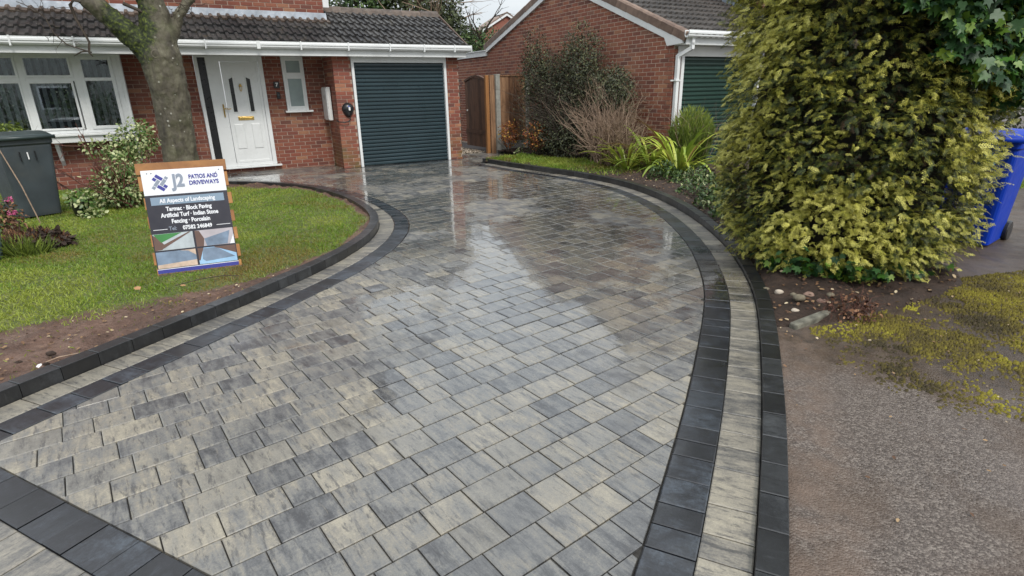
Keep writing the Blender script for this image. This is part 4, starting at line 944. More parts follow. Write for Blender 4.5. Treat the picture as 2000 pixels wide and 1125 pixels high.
# ---- ivy over the upper right of the conifer
ivy = empty('ivy', (3.2, 3.9, 1.4), label='glossy green ivy climbing over the upper right of the golden conifer', cat='ivy')
c0 = math.atan2(-vd[1], -vd[0])
def ivypts(n, lo=False):
    if lo: a = c0+rng.normal(.05, .38, n); z = .06+np.abs(rng.normal(0, .09, n)); off = .03
    else:
        a = c0+rng.uniform(-.25, 1.75, n); z = rng.uniform(1.25, 2.85, n); off = np.where(rng.random(n) < .35, -.04, .07)+.10*np.clip(z-1.7, 0, 1)*np.clip(a-c0, 0, 1)
        k = z > 2.12-.95*np.clip((a-c0), -.2, .75)+.25*(fbm(np.stack([a*3, z*3], -1), 1.3, 9)-.5)*2; a, z = a[k], z[k]; off = off[k]
    r0, _ = bush_r(a, z); r0 = r0+off+rng.normal(0, .05, len(a)); p = np.stack([BC[0]+r0*np.cos(a), BC[1]+r0*np.sin(a), z], -1); return p, np.stack([np.cos(a), np.sin(a), a*0+.1], -1)
ip, inn = ivypts(7000); order = np.argsort(np.linalg.norm(ip-np.array([0, 0, 1.5]), axis=1)); vis = [i for i in order if inview3(ip[i])] if 'inview3' in globals() else list(order)
def leafobj(T, F, m, name, pos, d, up, s, parent, base, cache={}):
    key = (name, m.name)
    if key not in cache:
        me = bpy.data.meshes.new(name); me.from_pydata([tuple(map(float, v)) for v in T], [], F); me.materials.append(m); cache[key] = me
    Rm = frames(np.array([d]), np.array([up]))[0]; o = bpy.data.objects.new(name, cache[key]); COL.objects.link(o); o.parent = parent
    o.matrix_local = Matrix.LocRotScale(Vector(pos-base), Matrix(Rm.tolist()).to_quaternion(), Vector((s, s, s))); return o
bi = np.array([3.2, 3.9, 1.4])
sel = [i for i in order][:260]; ss = set(sel)
for i in sel:
    d = nrm(inn[i]*.25+rng.normal(size=3)*.4+np.array([0, 0, -.6])); up = nrm(inn[i]+rng.normal(size=3)*.4+np.array([0, 0, .45])); leafobj(IVY, IVYF, M_ivy, 'leaf', ip[i], d, up, rng.uniform(.045, .085), ivy, bi)
ro = np.array([i for i in range(len(ip)) if i not in ss]); nn = len(ro)
tag(bake('leaf', IVY, IVYF, ip[ro]-bi, frames(nrm(inn[ro]*.25+rng.normal(size=(nn, 3))*.4+np.array([0, 0, -.6])), nrm(inn[ro]+rng.normal(size=(nn, 3))*.4+np.array([0, 0, .45]))), rng.uniform(.045, .085, nn), M_ivy, ivy, rng.random(nn)), kind='stuff')
ip, inn = ivypts(420, True); nn = len(ip); iv2 = bake('ivy', IVY, IVYF, ip, frames(nrm(inn*.5+rng.normal(size=(nn, 3))*.4+np.array([0, 0, -.3])), nrm(inn*.5+rng.normal(size=(nn, 3))*.4+np.array([0, 0, .8]))), rng.uniform(.035, .065, nn), M_ivy, None, rng.random(nn)); tag(iv2, 'low ivy leaves creeping out from under the golden conifer', 'ivy')

# ---- strap-leaved plant
ph = empty('strap_leaf_plant', (2.62, 10.35, .05), label='arching lime-green strap-leaved plant between the far kerb and the conifer', cat='plant')
for cxy, n, L0 in (((-.42, .38), 42, .92), ((.36, -.28), 56, 1.08), ((.0, .2), 26, .95)):
    for k in range(n):
        a = rng.uniform(0, 2*math.pi); ln = L0*rng.uniform(.6, 1.25); el = rng.uniform(.4, 1.2); wd = rng.uniform(.022, .038); V = []; F = []; p = np.array([cxy[0]+.05*math.cos(a), cxy[1]+.05*math.sin(a), 0.]); e = el; seg = 9; tw = rng.normal()*.3
        bendr = rng.uniform(.9, 2.6)
        for i in range(seg+1):
            t = i/seg; w_ = wd*(1-.15*(1-t)*2 if t < .5 else 1)*(1-max(0, (t-.55)/.45)**1.6)+.001; s = np.array([-math.sin(a+tw*t), math.cos(a+tw*t), 0]); V += [tuple(p-s*w_), tuple(p+np.array([0, 0, -.008])), tuple(p+s*w_)]
            if i: b = 3*(i-1); F += [(b, b+1, b+4, b+3), (b+1, b+2, b+5, b+4)]
            p = p+np.array([math.cos(a)*math.cos(e), math.sin(a)*math.cos(e), math.sin(e)])*ln/seg; e -= bendr*1.3*t/seg*1.6
            p[2] = max(p[2], .0)
        mk('leaf', V, F, M_strap, ph, smooth=True)
# ---- bare twiggy shrub
bs = empty('bare_shrub', W(3.9, -3.5), HY, label='leafless twiggy shrub with pale brown stems in front of the gable', cat='shrub')
mb = MB()
for k in range(150):
    a = rng.uniform(0, 2*math.pi); sp_ = rng.uniform(.1, 1.0); twigs(mb, (rng.normal()*.10, rng.normal()*.22, 0), (math.cos(a)*sp_*.55, math.sin(a)*sp_*1.15, .95), rng.uniform(.85, 1.3), rng.uniform(.009, .015), 2, .42, (2, 4), .16, 4, 5, .46, .5)
merge_twigs(mb, 'stems', M_twig, bs)
# ---- dusky evergreen on the gable wall
ds = empty('evergreen_shrub', W(4.2, -1.6), HY, label='tall dusky grey-green evergreen shrub against the gable wall', cat='shrub')
mb = MB()
for k in range(80): twigs(mb, (rng.normal()*.08, rng.normal()*.5, .0), (rng.normal()*.10-.05, rng.normal()*.7, 1.2), rng.uniform(1.0, 1.5), .016, 2, .3, (3, 4), .1, 3, 4, .6, .6)
merge_twigs(mb, 'branches', M_twigd, ds)
P_, D_ = [], []
for (c, r, n) in [((0, .1, 1.1), (.40, 1.5, .95), 9000), ((.05, 1.25, 1.9), (.28, .55, .85), 4200), ((.05, -.45, 1.95), (.33, .72, .8), 6500), ((0, -1.6, 1.45), (.35, .62, .5), 4800), ((-.2, 0, .5), (.45, 1.6, .5), 4500), ((.05, .5, 1.8), (.3, .5, .5), 1800)]:
    p, d, t = blob(n, c, r, .45, int(rng.integers(99)), .2, 2.6, .03); P_.append(p); D_.append(d)
p = np.concatenate(P_); d = np.concatenate(D_); n = len(p)
NEED = [(0, 0, 0), (.09, .3, 0), (0, 1, 0), (-.09, .3, 0), (.25, .75, .02), (-.28, .7, -.03), (.05, .35, 0), (-.05, .35, 0)]; NEEDF = [(0, 1, 2, 3), (6, 4, 2), (7, 2, 5)]
leafcloud('foliage', M_dkfol, p, d, np.full(n, .055), ds, NEED, NEEDF, .1, jit=.9)
# ---- green upright shrub before the green garage door
gs = empty('green_shrub', W(4.72, -4.85), label='bushy fine-leaved green shrub in front of the dark green garage door', cat='shrub')
n = 5200; a = rng.uniform(0, 2*math.pi, n); r_ = .42*rng.random(n)**.5; h_ = rng.random(n)**.8*(1.05-.9*(r_/.42)**2*.5)
p = np.stack([r_*np.cos(a)*(.6+.55*h_), r_*np.sin(a)*(.6+.5*h_), .05+h_*1.02], -1); d = nrm(np.stack([np.cos(a)*.35, np.sin(a)*.35, np.ones(n)], -1)+rng.normal(size=(n, 3))*.25)
bake('foliage', [(0, 0, 0), (.06, .5, 0), (0, 1, 0), (-.06, .5, 0)], [(0, 1, 2, 3)], p, frames(d, rdir(n)), rng.uniform(.08, .16, n), M_grfol, gs, np.clip(h_*.9+rng.normal(size=n)*.2, 0, 1))
mb = MB()
for k in range(40): twigs(mb, (rng.normal()*.1, rng.normal()*.1, 0), (rng.normal()*.3, rng.normal()*.3, 1), .9, .007, 1, .2, (1, 2), .1, 3, 4)
merge_twigs(mb, 'stems', M_twig, gs)
# ---- orange-leaved shrubs and small green fillers
for loc, r_, lab in [(tuple(W(3.75, .05).xy), .28, 'small orange-leaved shrub right in front of the brown fence panel'), (tuple(W(3.75, -1.2).xy), .34, 'low russet-leaved shrub at the foot of the dusky evergreen')]:
    o = empty('orange_shrub', (*loc, 0), label=lab, cat='shrub', group='orange-leaved shrubs by the fence'); p, d, t = blob(520, (0, 0, .52), (r_, r_, .32), .3, 3, .3, 2.5, .05)
    leafcloud('leaves', M_orfol, p, d, np.full(len(p), .05), o); mb = MB()
    for k in range(16): twigs(mb, (0, 0, 0), (rng.normal()*.4, rng.normal()*.4, 1), .5, .006, 1, .2, (2, 3), .1, 3, 3)
    merge_twigs(mb, 'stems', M_twigd, o)
def groundcover(name, lab, pts, hgt, size, m, n, T=LEAF, F=LEAFF, seed=2, cat='ground cover', droop=.1):
    P_ = []
    for (x, y, r) in pts:
        a = rng.uniform(0, 2*math.pi, n); rr_ = r*rng.random(n)**.5; h = hgt*(1-(rr_/r)**2)*rng.random(n)**.7; P_.append(np.stack([x+rr_*np.cos(a), y+rr_*np.sin(a), .06+h], -1))
    p = np.concatenate(P_); k = (ERK.near(p[:, :2])[0] < -.13); p = p[k]
    o = leafcloud(name, m, p, np.tile([0, 0, 1.], (len(p), 1)), np.full(len(p), size), None, T, F, droop); tag(o, lab, cat, kind='stuff'); return o
groundcover('ground_cover', 'mixed low green weeds in the bed beside the right-hand kerb', [(2.75, 8.0, .38), (2.7, 7.2, .34), (2.62, 6.5, .3), (2.9, 8.9, .4), (2.55, 9.4, .3), (2.5, 5.9, .22), (3.1, 7.5, .45)], .30, .05, M_hedge, 420)
groundcover('ground_cover', 'pale yellow-green sprigs among the weeds beside the right-hand kerb', [(2.8, 8.2, .35), (2.65, 7.0, .3), (2.55, 6.2, .25), (2.9, 9.0, .3), (.6, 13.9, .5), (1.1, 13.75, .4)], .26, .045, M_varie, 130)
# leaf litter on the beds and soil
def litter(name, lab, n, region, m=M_litter, size=.035):
    p = np.stack([rng.uniform(region[0], region[1], n), rng.uniform(region[2], region[3], n)], -1); ok = region[4](p); p = p[ok]; z = region[5](p)
    o = bake(name, LEAF, LEAFF, np.c_[p, z+.012], frames(nrm(np.c_[rng.normal(size=(len(p), 2)), rng.normal(size=len(p))*.15]), nrm(np.c_[rng.normal(size=(len(p), 2))*.35, np.ones(len(p))])), rng.uniform(.5, 1.3, len(p))*size, m, None, rng.random(len(p))); tag(o, lab, 'leaf litter', kind='stuff')
litter('leaf_litter', 'dead leaves and chips scattered on the soil of the right-hand bed', 3800, (1.4, 4, 3.4, 11, bed_in, bed_z), size=.03)
litter('leaf_litter', 'brown leaf scraps on the tarmac by the moss', 900, (1.3, 5, 1.2, 5.2, lambda P: (rk(P) < -.12) & (bed_line(P) < .1) & (rng.random(len(P)) < np.clip(.15+(P[:, 1]-1.6)*.35, .08, 1)), ter_z), size=.018)
# ---- small red-brown shrub and stones at the foot of the conifer
rs = empty('red_shrub', (2.27, 3.52, 0), label='small wiry red-brown shrub at the front foot of the golden conifer', cat='shrub'); mb = MB()
for k in range(34): twigs(mb, (rng.normal()*.05, rng.normal()*.04, 0), (rng.normal()*.9, rng.normal()*.6, .55), .17, .0035, 2, .4, (2, 3), .0, 3, 3)
merge_twigs(mb, 'stems', M_twigr, rs); p, d, t = blob(300, (0, 0, .07), (.20, .15, .09), .3, 5, .2, 3, .015); leafcloud('leaves', M_brnfol, p, d, np.full(len(p), .028), rs)
def stone(loc, s, m, label, group=None, seed=0):
    bm = MB(); n, k = 10, 7; 
    for i in range(k+1):
        ph_ = math.pi*i/k
        for j in range(n):
            a = 2*math.pi*j/n; d = np.array([math.sin(ph_)*math.cos(a), math.sin(ph_)*math.sin(a), math.cos(ph_)]); r_ = .75+.5*float(fbm(d[None], 1.3, seed+3, 2)[0]); bm.v.append(tuple(d*r_*np.array(s)))
    for i in range(k):
        for j in range(n): bm.f.append((i*n+j, i*n+(j+1) % n, (i+1)*n+(j+1) % n, (i+1)*n+j)); bm.r.append(0)
    o = bm.obj('stone', m, None, smooth=True); o.location = loc; tag(o, label, 'stone', group); return o
M_st1 = flat('pale_stone', (.42, .36, .29), .7, scale=25, var=.25, bump=.4); M_st2 = flat('pink_stone', (.26, .17, .13), .75, scale=25, var=.25, bump=.4); M_st3 = flat('mossy_stone', (.15, .13, .09), .85, scale=22, var=.4, bump=.5)
SG = 'cobbles in the bed at the foot of the conifer'
for i, (x, y, s, m, lab) in enumerate([(1.98, 3.93, (.035, .025, .02), M_st1, 'whitish flat cobble nearest the kerb in the conifer bed'), (2.02, 3.72, (.045, .038, .026), M_st3, 'mossy brown cobble in the middle of the little stone group'), (2.13, 3.80, (.042, .032, .025), M_st2, 'pinkish cobble behind the mossy one in the conifer bed'),
                                       (2.15, 3.66, (.036, .03, .024), M_st2, 'rounded pink cobble next to the concrete edging piece'), (1.93, 3.58, (.032, .024, .018), M_st1, 'small pale cobble at the kerb end of the concrete edging'), (2.25, 3.74, (.03, .028, .02), M_st3, 'dull mossy cobble farthest right in the stone group'), (1.95, 4.08, (.028, .022, .016), M_st3, 'small brown stone at the back of the cobble group'), (2.04, 3.84, (.025, .022, .016), M_st3, 'little dark stone in the middle of the cobbles')]):
    stone((x, y, float(bed_z(np.array([[x, y]]))[0])+.004), s, m, lab, SG, seed=i)
ed = MB().box(-.21, .21, -.028, .028, -.05, .035).obj('concrete_edging', flat('mossy_concrete', (.15, .145, .115), .9, scale=20, var=.45, bump=.6, dirt=.7), None, bevel=.012); ed.location = (1.985, 3.45, .02); ed.rotation_euler = (R(3), R(-2), math.atan2(.22, .39)); tag(ed, 'broken mossy concrete edging piece between tarmac and conifer bed', 'edging stone')

# ------------------------------------------------------------------ moss on the tarmac
n = 125000; P = np.stack([rng.uniform(1.4, 6.4, n), rng.uniform(1.2, 6.3, n)], -1)
edge_m = 3.05-.78*(P[:, 0]-1.75); dd = P[:, 1]-edge_m; cov = np.clip(dd*1.3+.42+2.0*(fbm(P, 2.2, 31, 4)-.5), 0, 1)*np.clip(.9+5*(fbm(P, 4.5, 33, 4)-.47), 0.03, 1)
ok = (rng.random(n) < cov) & (rk(P) < -.3) & (bed_line(P) < .35) & ~((P[:, 0] < 2.3) & (bed_line(P) > -.05)); P = P[ok]; n = len(P)
hm = .004+.020*fbm(P, 11, 35, 2)*np.clip(cov[ok]*1.3, .2, 1)
CUSH = [(-.5, -.4, -.6), (.5, -.45, -.6), (.55, .4, -.6), (-.5, .5, -.6), (-.15, -.1, .55), (.2, .15, .5)]; CUSHF = [(0, 1, 4), (1, 5, 4), (1, 2, 5), (2, 3, 5), (3, 4, 5), (3, 0, 4)]
o = bake('moss', CUSH, CUSHF, np.c_[P, ter_z(P)+hm*.5], frames(nrm(np.c_[rng.normal(size=(n, 2)), np.zeros(n)]), nrm(np.c_[rng.normal(size=(n, 2))*.2, np.ones(n)])), np.c_[rng.uniform(.008, .022, n), rng.uniform(.008, .022, n), .005+hm*.6], M_moss, None, np.clip(.12+1.7*(fbm(P, 3.3, 40, 4)-.32)+rng.normal(size=n)*.12, 0, 1), smooth=True)
tag(o, 'yellow-green moss spreading over the tarmac beside the conifer', 'moss', kind='stuff')

# ------------------------------------------------------------------ grass
def grass(name, lab, n, box, inside, dens, zf, h, seed=0):
    P = np.stack([rng.uniform(box[0], box[1], n), rng.uniform(box[2], box[3], n)], -1)
    dist = np.linalg.norm(P, axis=1); ok = inside(P) & (rng.random(n) < dens(P)); P = P[ok]; n = len(P); z = zf(P)
    d = nrm(np.c_[rng.normal(size=(n, 2))*.75, np.ones(n)]); up = nrm(np.c_[rng.normal(size=(n, 2)), np.zeros(n)])
    hh = h*rng.uniform(.5, 1.35, n)*(.6+.8*fbm(P, 3, 50+seed)); wd = .0028+.0011*np.linalg.norm(P, axis=1)*.6
    B = [(-.5, 0, 0), (.5, 0, 0), (.32, .6, .12), (0, 1, .42)]; tint = np.clip(.66+2.2*(fbm(P, 1.3, 60+seed, 4)-.5)+rng.normal(size=n)*.17-.55*np.clip(1-(np.abs(lk(P))-.1)/.35, 0, 1)*(fbm(P, 5, 61) > .45), 0, 1)
    o = bake(name, B, [(0, 1, 2, 3)], np.c_[P, z-.004], frames(d, up), np.c_[wd, hh, hh], M_grass, None, tint); tag(o, lab, 'grass', kind='stuff'); return o
grass('grass', 'short green lawn grass inside the curved kerb around the sign', 330000, (-8.5, -1.4, 2.0, 11.6), lawn_in, lambda P: dens_l(P)*np.clip(14/(P[:, 1]**1.5+2), .25, 1), lawn_z, .031)
def bed_lawn(P): return (rk(P) < -.12) & (rk(P) > -1.35) & (P[:, 1] > 9.9) & (P[:, 1] < 13.7) & (ERB.near(P)[0] < -.1)
grass('grass', 'small bright strip of lawn behind the far right kerb', 42000, (-.6, 3.2, 9.8, 13.9), bed_lawn, lambda P: np.clip((P[:, 1]-10.1)*1.1, .1, 1), bed_z, .06, 3)
mb = MB(); 
# ------------------------------------------------------------------ front-garden tree
tb = Vector((-5.52, 9.70, 0)); tree = empty('bare_tree', tb, label='bare grey-barked tree with mossy fork on the lawn in front of the house', cat='tree')
mb = MB(); rel = lambda x, y, z: (x-tb.x, y-tb.y, z)
mb.tube([(.03, 0, -.1), (.03, 0, .15), (.02, 0, .5), (.03, .01, 1.0), (.05, .02, 1.5), (.04, .01, 1.9), (.02, 0, 2.15), (.05, .02, 2.45), (.06, .02, 2.75), (.05, 0, 3.0), (0, -.05, 3.8), (.15, .1, 4.9)], [.33, .29, .262, .262, .272, .285, .30, .245, .20, .185, .16, .10], 18)
mb.tube([(.0, 0, 1.95), (-.14, -.06, 2.22), (-.34, -.18, 2.5), (-.5, -.27, 2.7), (-.72, -.40, 3.0), (-1.1, -.6, 3.6), (-1.3, -.8, 4.5)], [.19, .19, .165, .15, .145, .11, .07], 14)
mb.tube([(.14, .08, 2.3), (.28, .15, 2.52), (.36, .18, 2.72), (.56, .28, 3.0), (.95, .5, 3.6), (1.2, .7, 4.4)], [.10, .085, .075, .07, .055, .035], 10)
trunk = mb.obj('trunk', M_bark, tree, smooth=True); rm = trunk.modifiers.new('remesh', 'REMESH'); rm.mode = 'VOXEL'; rm.voxel_size = .02; rm.use_smooth_shade = True
sm_ = trunk.modifiers.new('soften', 'SMOOTH'); sm_.iterations = 8; sm_.factor = .6
tx = bpy.data.textures.new('bark_lumps', 'CLOUDS'); tx.noise_scale = .16; ds_ = trunk.modifiers.new('lumps', 'DISPLACE'); ds_.texture = tx; ds_.strength = .05; ds_.texture_coords = 'LOCAL'
tx2 = bpy.data.textures.new('bark_ridges', 'CLOUDS'); tx2.noise_scale = .035; ds2 = trunk.modifiers.new('ridges', 'DISPLACE'); ds2.texture = tx2; ds2.strength = .02; ds2.texture_coords = 'LOCAL'
for kx, kz, kr in ((-.02, 2.13, .055),):
    k_ = MB(); k_.lathe([(kr*1.25, -.03), (kr*1.1, .012), (kr*.8, .022), (kr*.62, .01), (kr*.35, -.012), (0, -.03)], n=18); k_.v = [(x, y*1.15, z) for x, y, z in k_.v]
    o = k_.obj('knot', M_bark, tree, smooth=True); o.location = (kx+.13, -.265+.02*(kz > 2.3), kz); o.rotation_euler = (R(88), 0, R(20))
cr_tw = MB()
def rp(x, z, dy=0.): return (x, -.35+dy, z)
# drooping dead twig at the left, hanging from the left limb
cr_tw.tube([(-.62, -.42, 2.83), (-.78, -.5, 2.87), (-.83, -.52, 2.80), (-.80, -.52, 2.62), (-.74, -.5, 2.42), (-.70, -.5, 2.30), (-.74, -.5, 2.16), (-.70, -.5, 2.10)], [.026, .026, .024, .020, .017, .015, .016, .008], 6)
cr_tw.tube([(-.74, -.5, 2.18), (-.84, -.52, 2.17), (-.95, -.54, 2.11)], [.012, .012, .005], 5)
cr_tw.tube([(-.70, -.5, 2.16), (-.82, -.52, 2.20), (-1.0, -.56, 2.27), (-1.12, -.6, 2.42), (-1.18, -.6, 2.62), (-1.3, -.62, 2.75), (-1.5, -.65, 2.84)], [.010, .011, .010, .009, .008, .006, .004], 5)
for q in range(16): twigs(cr_tw, (-1.0-.4*rng.random(), -.58, 2.3+.45*rng.random()), (rng.normal(), rng.normal()*.3, rng.normal()*.8), .22, .005, 1, .5, (1, 3), 0, 3, 3)
cr_tw.tube([(-2.4, -.7, 2.80), (-1.9, -.7, 2.77), (-1.4, -.65, 2.70)], [.010, .012, .006], 5)
cr_tw.tube([(-.25, -.2, 2.85), (-.02, -.15, 2.74), (.05, -.1, 2.6)], [.03, .025, .02], 6)
for q in range(10): twigs(cr_tw, (.3+.4*rng.random(), .1, 2.75+.2*rng.random()), (rng.normal()+.4, rng.normal()*.3, rng.normal()*.6), .25, .006, 1, .5, (1, 3), 0, 3, 3)
for b0, bd in (((.1, .05, 4.6), (.2, .1, 1)), ((-1.25, -.75, 4.2), (-.3, -.2, 1)), ((1.15, .65, 4.2), (.4, .2, 1)), ((0, -.05, 3.8), (-.5, -.6, .8)), ((-1.0, -.55, 3.5), (-.8, .1, .6)), ((.9, .45, 3.5), (.7, -.4, .7)), ((.05, 0, 4.2), (.6, -.5, .9))): twigs(cr_tw, b0, bd, 1.5, .05, 3, .3, (2, 4), .1, 5, 5, .65, .6)
merge_twigs(cr_tw, 'branches', M_twigd, tree)

# ------------------------------------------------------------------ variegated shrub by the trunk
es = empty('variegated_shrub', (-5.45, 8.05, 0), label='cream-edged variegated shrub left of the tree trunk with bare reddish stems', cat='shrub'); mb = MB()
P_, D_ = [], []
for (c, r, n_) in [((-.05, .0, .30), (.42, .32, .30), 1500), ((-.0, .1, .62), (.28, .26, .22), 700), ((.12, .35, .95), (.26, .24, .26), 700), ((-.45, .1, .16), (.26, .2, .15), 360), ((-.35, .1, .85), (.20, .12, .12), 120), ((-.12, .25, .85), (.2, .2, .2), 300)]:
    p, d, t = blob(n_, c, r, .4, int(rng.integers(99)), .35, 2.6, .02); P_.append(p); D_.append(d)
p = np.concatenate(P_); leafcloud('leaves', M_varie, p, np.concatenate(D_), np.full(len(p), .048), es)
for a, b in (((-.1, 0, .12), (-1.0, .1, .95)), ((-.1, 0, .10), (-.95, 0, .42)), ((-.1, .1, .1), (-.9, .2, .25)), ((-.1, 0, .2), (-.5, .1, 1.0)), ((-.2, 0, .1), (-1.05, .2, .6))):
    a, b = Vector(a), Vector(b); twigs(mb, a, b-a+Vector((0, 0, 0)), (b-a).length, .014, 2, .22, (1, 3), .02, 5, 6, .45, .5)
for k in range(40): twigs(mb, (rng.normal()*.06, rng.normal()*.06, .02), (rng.normal()*.6, rng.normal()*.5, .9), .7, .009, 1, .25, (1, 3), .05, 4, 4)
merge_twigs(mb, 'stems', M_twigr, es)
pot = empty('plant_pot', (-5.66, 7.42, 0), label='small black pot with a cream variegated plant beside the grey bin', cat='plant pot')
MB().lathe([(0, .01), (.075, .01), (.105, .18), (.112, .20), (.10, .20), (.095, .17), (0, .16)], n=20).obj('pot', M_black, pot, smooth=True).location = (0, 0, .03)
p, d, t = blob(330, (.03, 0, .27), (.17, .15, .13), .3, 7, .2, 2.5, .1); p2, d2, _ = blob(160, (.18, -.05, .08), (.16, .1, .06), .3, 8, .2, 2.5, .03); leafcloud('leaves', M_varie, np.concatenate([p, p2]), np.concatenate([d, d2]), np.full(len(p)+len(p2), .055), pot)

# ------------------------------------------------------------------ wheelie bins
def bin_(loc, rz, body_m, lid_m, label, cat, wt=.50, dt=.56, wb=.40, db=.42, h=1.0):
    o = empty('wheelie_bin', loc, rz, label=label, cat=cat); mb = MB()
    def ring(w_, d_, z, y=0, c=.05, n=4):
        P = []
        for sx, sy, a0 in ((1, 1, 0), (-1, 1, 90), (-1, -1, 180), (1, -1, 270)):
            for k in range(n): a = R(a0+90*k/(n-1)); P.append((sx*(w_/2-c)+c*math.cos(a), y+sy*(d_/2-c)+c*math.sin(a), z))
        return P
    rs = [ring(wb, db, .03, .03), ring(wb+.005, db+.01, .06, .03), ring(wt-.02, dt-.03, h*.84, 0), ring(wt-.02, dt-.03, h*.86, 0), ring(wt+.015, dt+.01, h*.88, 0), ring(wt+.02, dt+.015, h*.95, 0)]
    n = len(rs[0]); mb.v = [p for r in rs for p in r]
    for i in range(len(rs)-1):
        for k in range(n): mb.f.append((i*n+k, i*n+(k+1) % n, (i+1)*n+(k+1) % n, (i+1)*n+k)); mb.r.append(0)
    mb.f.append(tuple(range(n-1, -1, -1))); mb.r.append(0); mb.obj('body', body_m, o, smooth=False, bevel=.0)
    ld = MB(); m_ = 8; prof = []
    for i in range(m_+1):
        t = i/m_; y = -dt/2-.03+t*(dt+.03); prof.append((y, h*.955+.075*math.sin(math.pi*(.12+.75*t))-.012))
    V = []
    xs = [-.5, -.46, -.2, .2, .46, .5]
    for (y, z) in prof:
        for x in xs: V.append((x*(wt+.05), y, z-(.045 if abs(x) == .5 else .0)+(.006 if abs(x) < .3 else 0)))
    nx = len(xs); ld.add(V, [(i*nx+k, i*nx+k+1, (i+1)*nx+k+1, (i+1)*nx+k) for i in range(m_) for k in range(nx-1)])
    ld.box(-(wt+.05)/2, (wt+.05)/2, -dt/2-.045, -dt/2-.02, h*.93, h*.97); lo = ld.obj('lid', lid_m, o, smooth=True); so = lo.modifiers.new('thick', 'SOLIDIFY'); so.thickness = .008
    MB().tube([(-wt*.42, dt/2+.01, h*.93), (-wt*.42, dt/2+.07, h*.955), (wt*.42, dt/2+.07, h*.955), (wt*.42, dt/2+.01, h*.93)], .014, 8).obj('handle', body_m, o, smooth=True)
    for s in (-1, 1):
        wv = MB().lathe([(0, -.025), (.09, -.025), (.10, -.015), (.10, .015), (.09, .025), (0, .025)], n=24).obj('wheel', M_black, o, smooth=False); wv.rotation_euler = (0, R(90), 0); wv.location = (s*(wb/2+.02), db/2+.04, .10)
    MB().tube([(-wb/2, db/2+.04, .10), (wb/2, db/2+.04, .10)], .012, 8).obj('axle', M_black, o)
    return o
gb = bin_((-6.38, 7.56, .03), R(57), M_greyp, M_greylid, 'dark grey wheelie bin with green-grey lid on the left of the lawn', 'bin', .58, .68, .44, .52, 1.08)
for x in (-.09, .07): MB().box(x-.005, x+.005, -.335, -.322, .74, .86).obj('rib', M_black, gb)
text('1', .13, M_paint, gb, (-.01, -.330, .80), (R(86), 0, 0), 0, ext=.001)
bb = bin_((4.52, 5.42, .0), R(-52), M_blue, M_blue, 'bright blue wheelie bin half hidden behind the golden conifer', 'bin', .56, .70, .42, .50, 1.06)
M_lb = flat('pale_blue_print', (.10, .45, .72), .4, var=.05)
mb = MB(); mb.tube([(.055*math.cos(a), -.004, .055*math.sin(a)) for a in np.linspace(-1.0, 4.1, 16)], .012, 6); lg = mb.obj('printed_emblem', M_lb, bb); lg.location = (.08, -.345, .82); lg.rotation_euler = (R(-5), 0, 0)
mb = MB(); mb.tube([(.055*math.cos(a), -.004, .055*math.sin(a)) for a in np.linspace(-1.0, 4.1, 16)], .012, 6); lg = mb.obj('printed_emblem', M_lb, bb); lg.location = (-.255, 0, .82); lg.rotation_euler = (0, R(4), R(-90))

# ------------------------------------------------------------------ left border bits
ck = empty('cane', (-5.93, 7.05, 0), label='thin brown cane leaning in front of the grey bin', cat='cane'); MB().tube([(0, 0, 0), (-.12, .02, .5), (-.30, .05, 1.0)], .007, 6).obj('stick', M_twig, ck)
cl = empty('cut_clump', (-4.95, 5.82, 0), label='brown cut-back clump with stubby orange stems on the lawn edge', cat='plant'); n = 1100
a = rng.uniform(0, 2*math.pi, n); r_ = .27*rng.random(n)**.5; p = np.stack([-.12+r_*np.cos(a)*1.25, .02+r_*np.sin(a)*.8, .03+.16*(1-(r_/.27)**2)*rng.random(n)], -1); d = nrm(np.stack([np.cos(a)*.5, np.sin(a)*.5, np.ones(n)*.9], -1)+rng.normal(size=(n, 3))*.4)
tag(bake('stubble', [(-.05, 0, 0), (.05, 0, 0), (.03, 1, 0), (-.03, 1, 0)], [(0, 1, 2, 3)], p, frames(d, rdir(n)), rng.uniform(.07, .13, n), M_brnfol, cl, rng.random(n)), kind='stuff')
p, d, t = blob(420, (.05, .0, .09), (.25, .2, .12), .2, 9, .6, 2, .02); tag(leafcloud('mound', M_soild, p, d, np.full(len(p), .06), cl), kind='stuff')
cg = empty('grass_clump', (-4.95, 5.55, 0), label='yellow-green grassy tuft in front of the cut-back clump', cat='plant'); n = 500
a = rng.uniform(0, 2*math.pi, n); r_ = .22*rng.random(n)**.5; p = np.stack([r_*np.cos(a)*1.2, r_*np.sin(a)*.6, np.full(n, .03)], -1); d = nrm(np.stack([np.cos(a)*.5, np.sin(a)*.5, np.ones(n)*.9], -1)+rng.normal(size=(n, 3))*.3)
bake('blades', [(-.03, 0, 0), (.03, 0, 0), (.02, .7, .03), (0, 1, .1)], [(0, 1, 2, 3)], p, frames(d, rdir(n)), rng.uniform(.10, .22, n), M_grfol, cg, rng.random(n))
pl = empty('planter', (-4.98, 5.32, 0), label='ribbed blue-grey planter cut off by the left edge', cat='planter')
prf = [(0, .01), (.13, .01)]+[(.13+.045*i/14+(.004 if i % 2 else 0), .03+.30*i/14) for i in range(15)]+[(.19, .36), (.17, .36), (.16, .30), (0, .30)]
MB().lathe(prf, n=28).obj('pot', flat('zinc_blue', (.10, .14, .15), .4, var=.2), pl, smooth=False); pl.location = (-5.13, 5.33, .0)
he = empty('pink_flower_plant', (-5.86, 6.45, 0), label='bushy plant with small pink flower heads at the left edge before the bin', cat='plant'); p, d, t = blob(700, (0, 0, .22), (.24, .2, .20), .3, 4, .2, 2.5, .03); leafcloud('leaves', M_brnfol, p, d, np.full(len(p), .035), he)
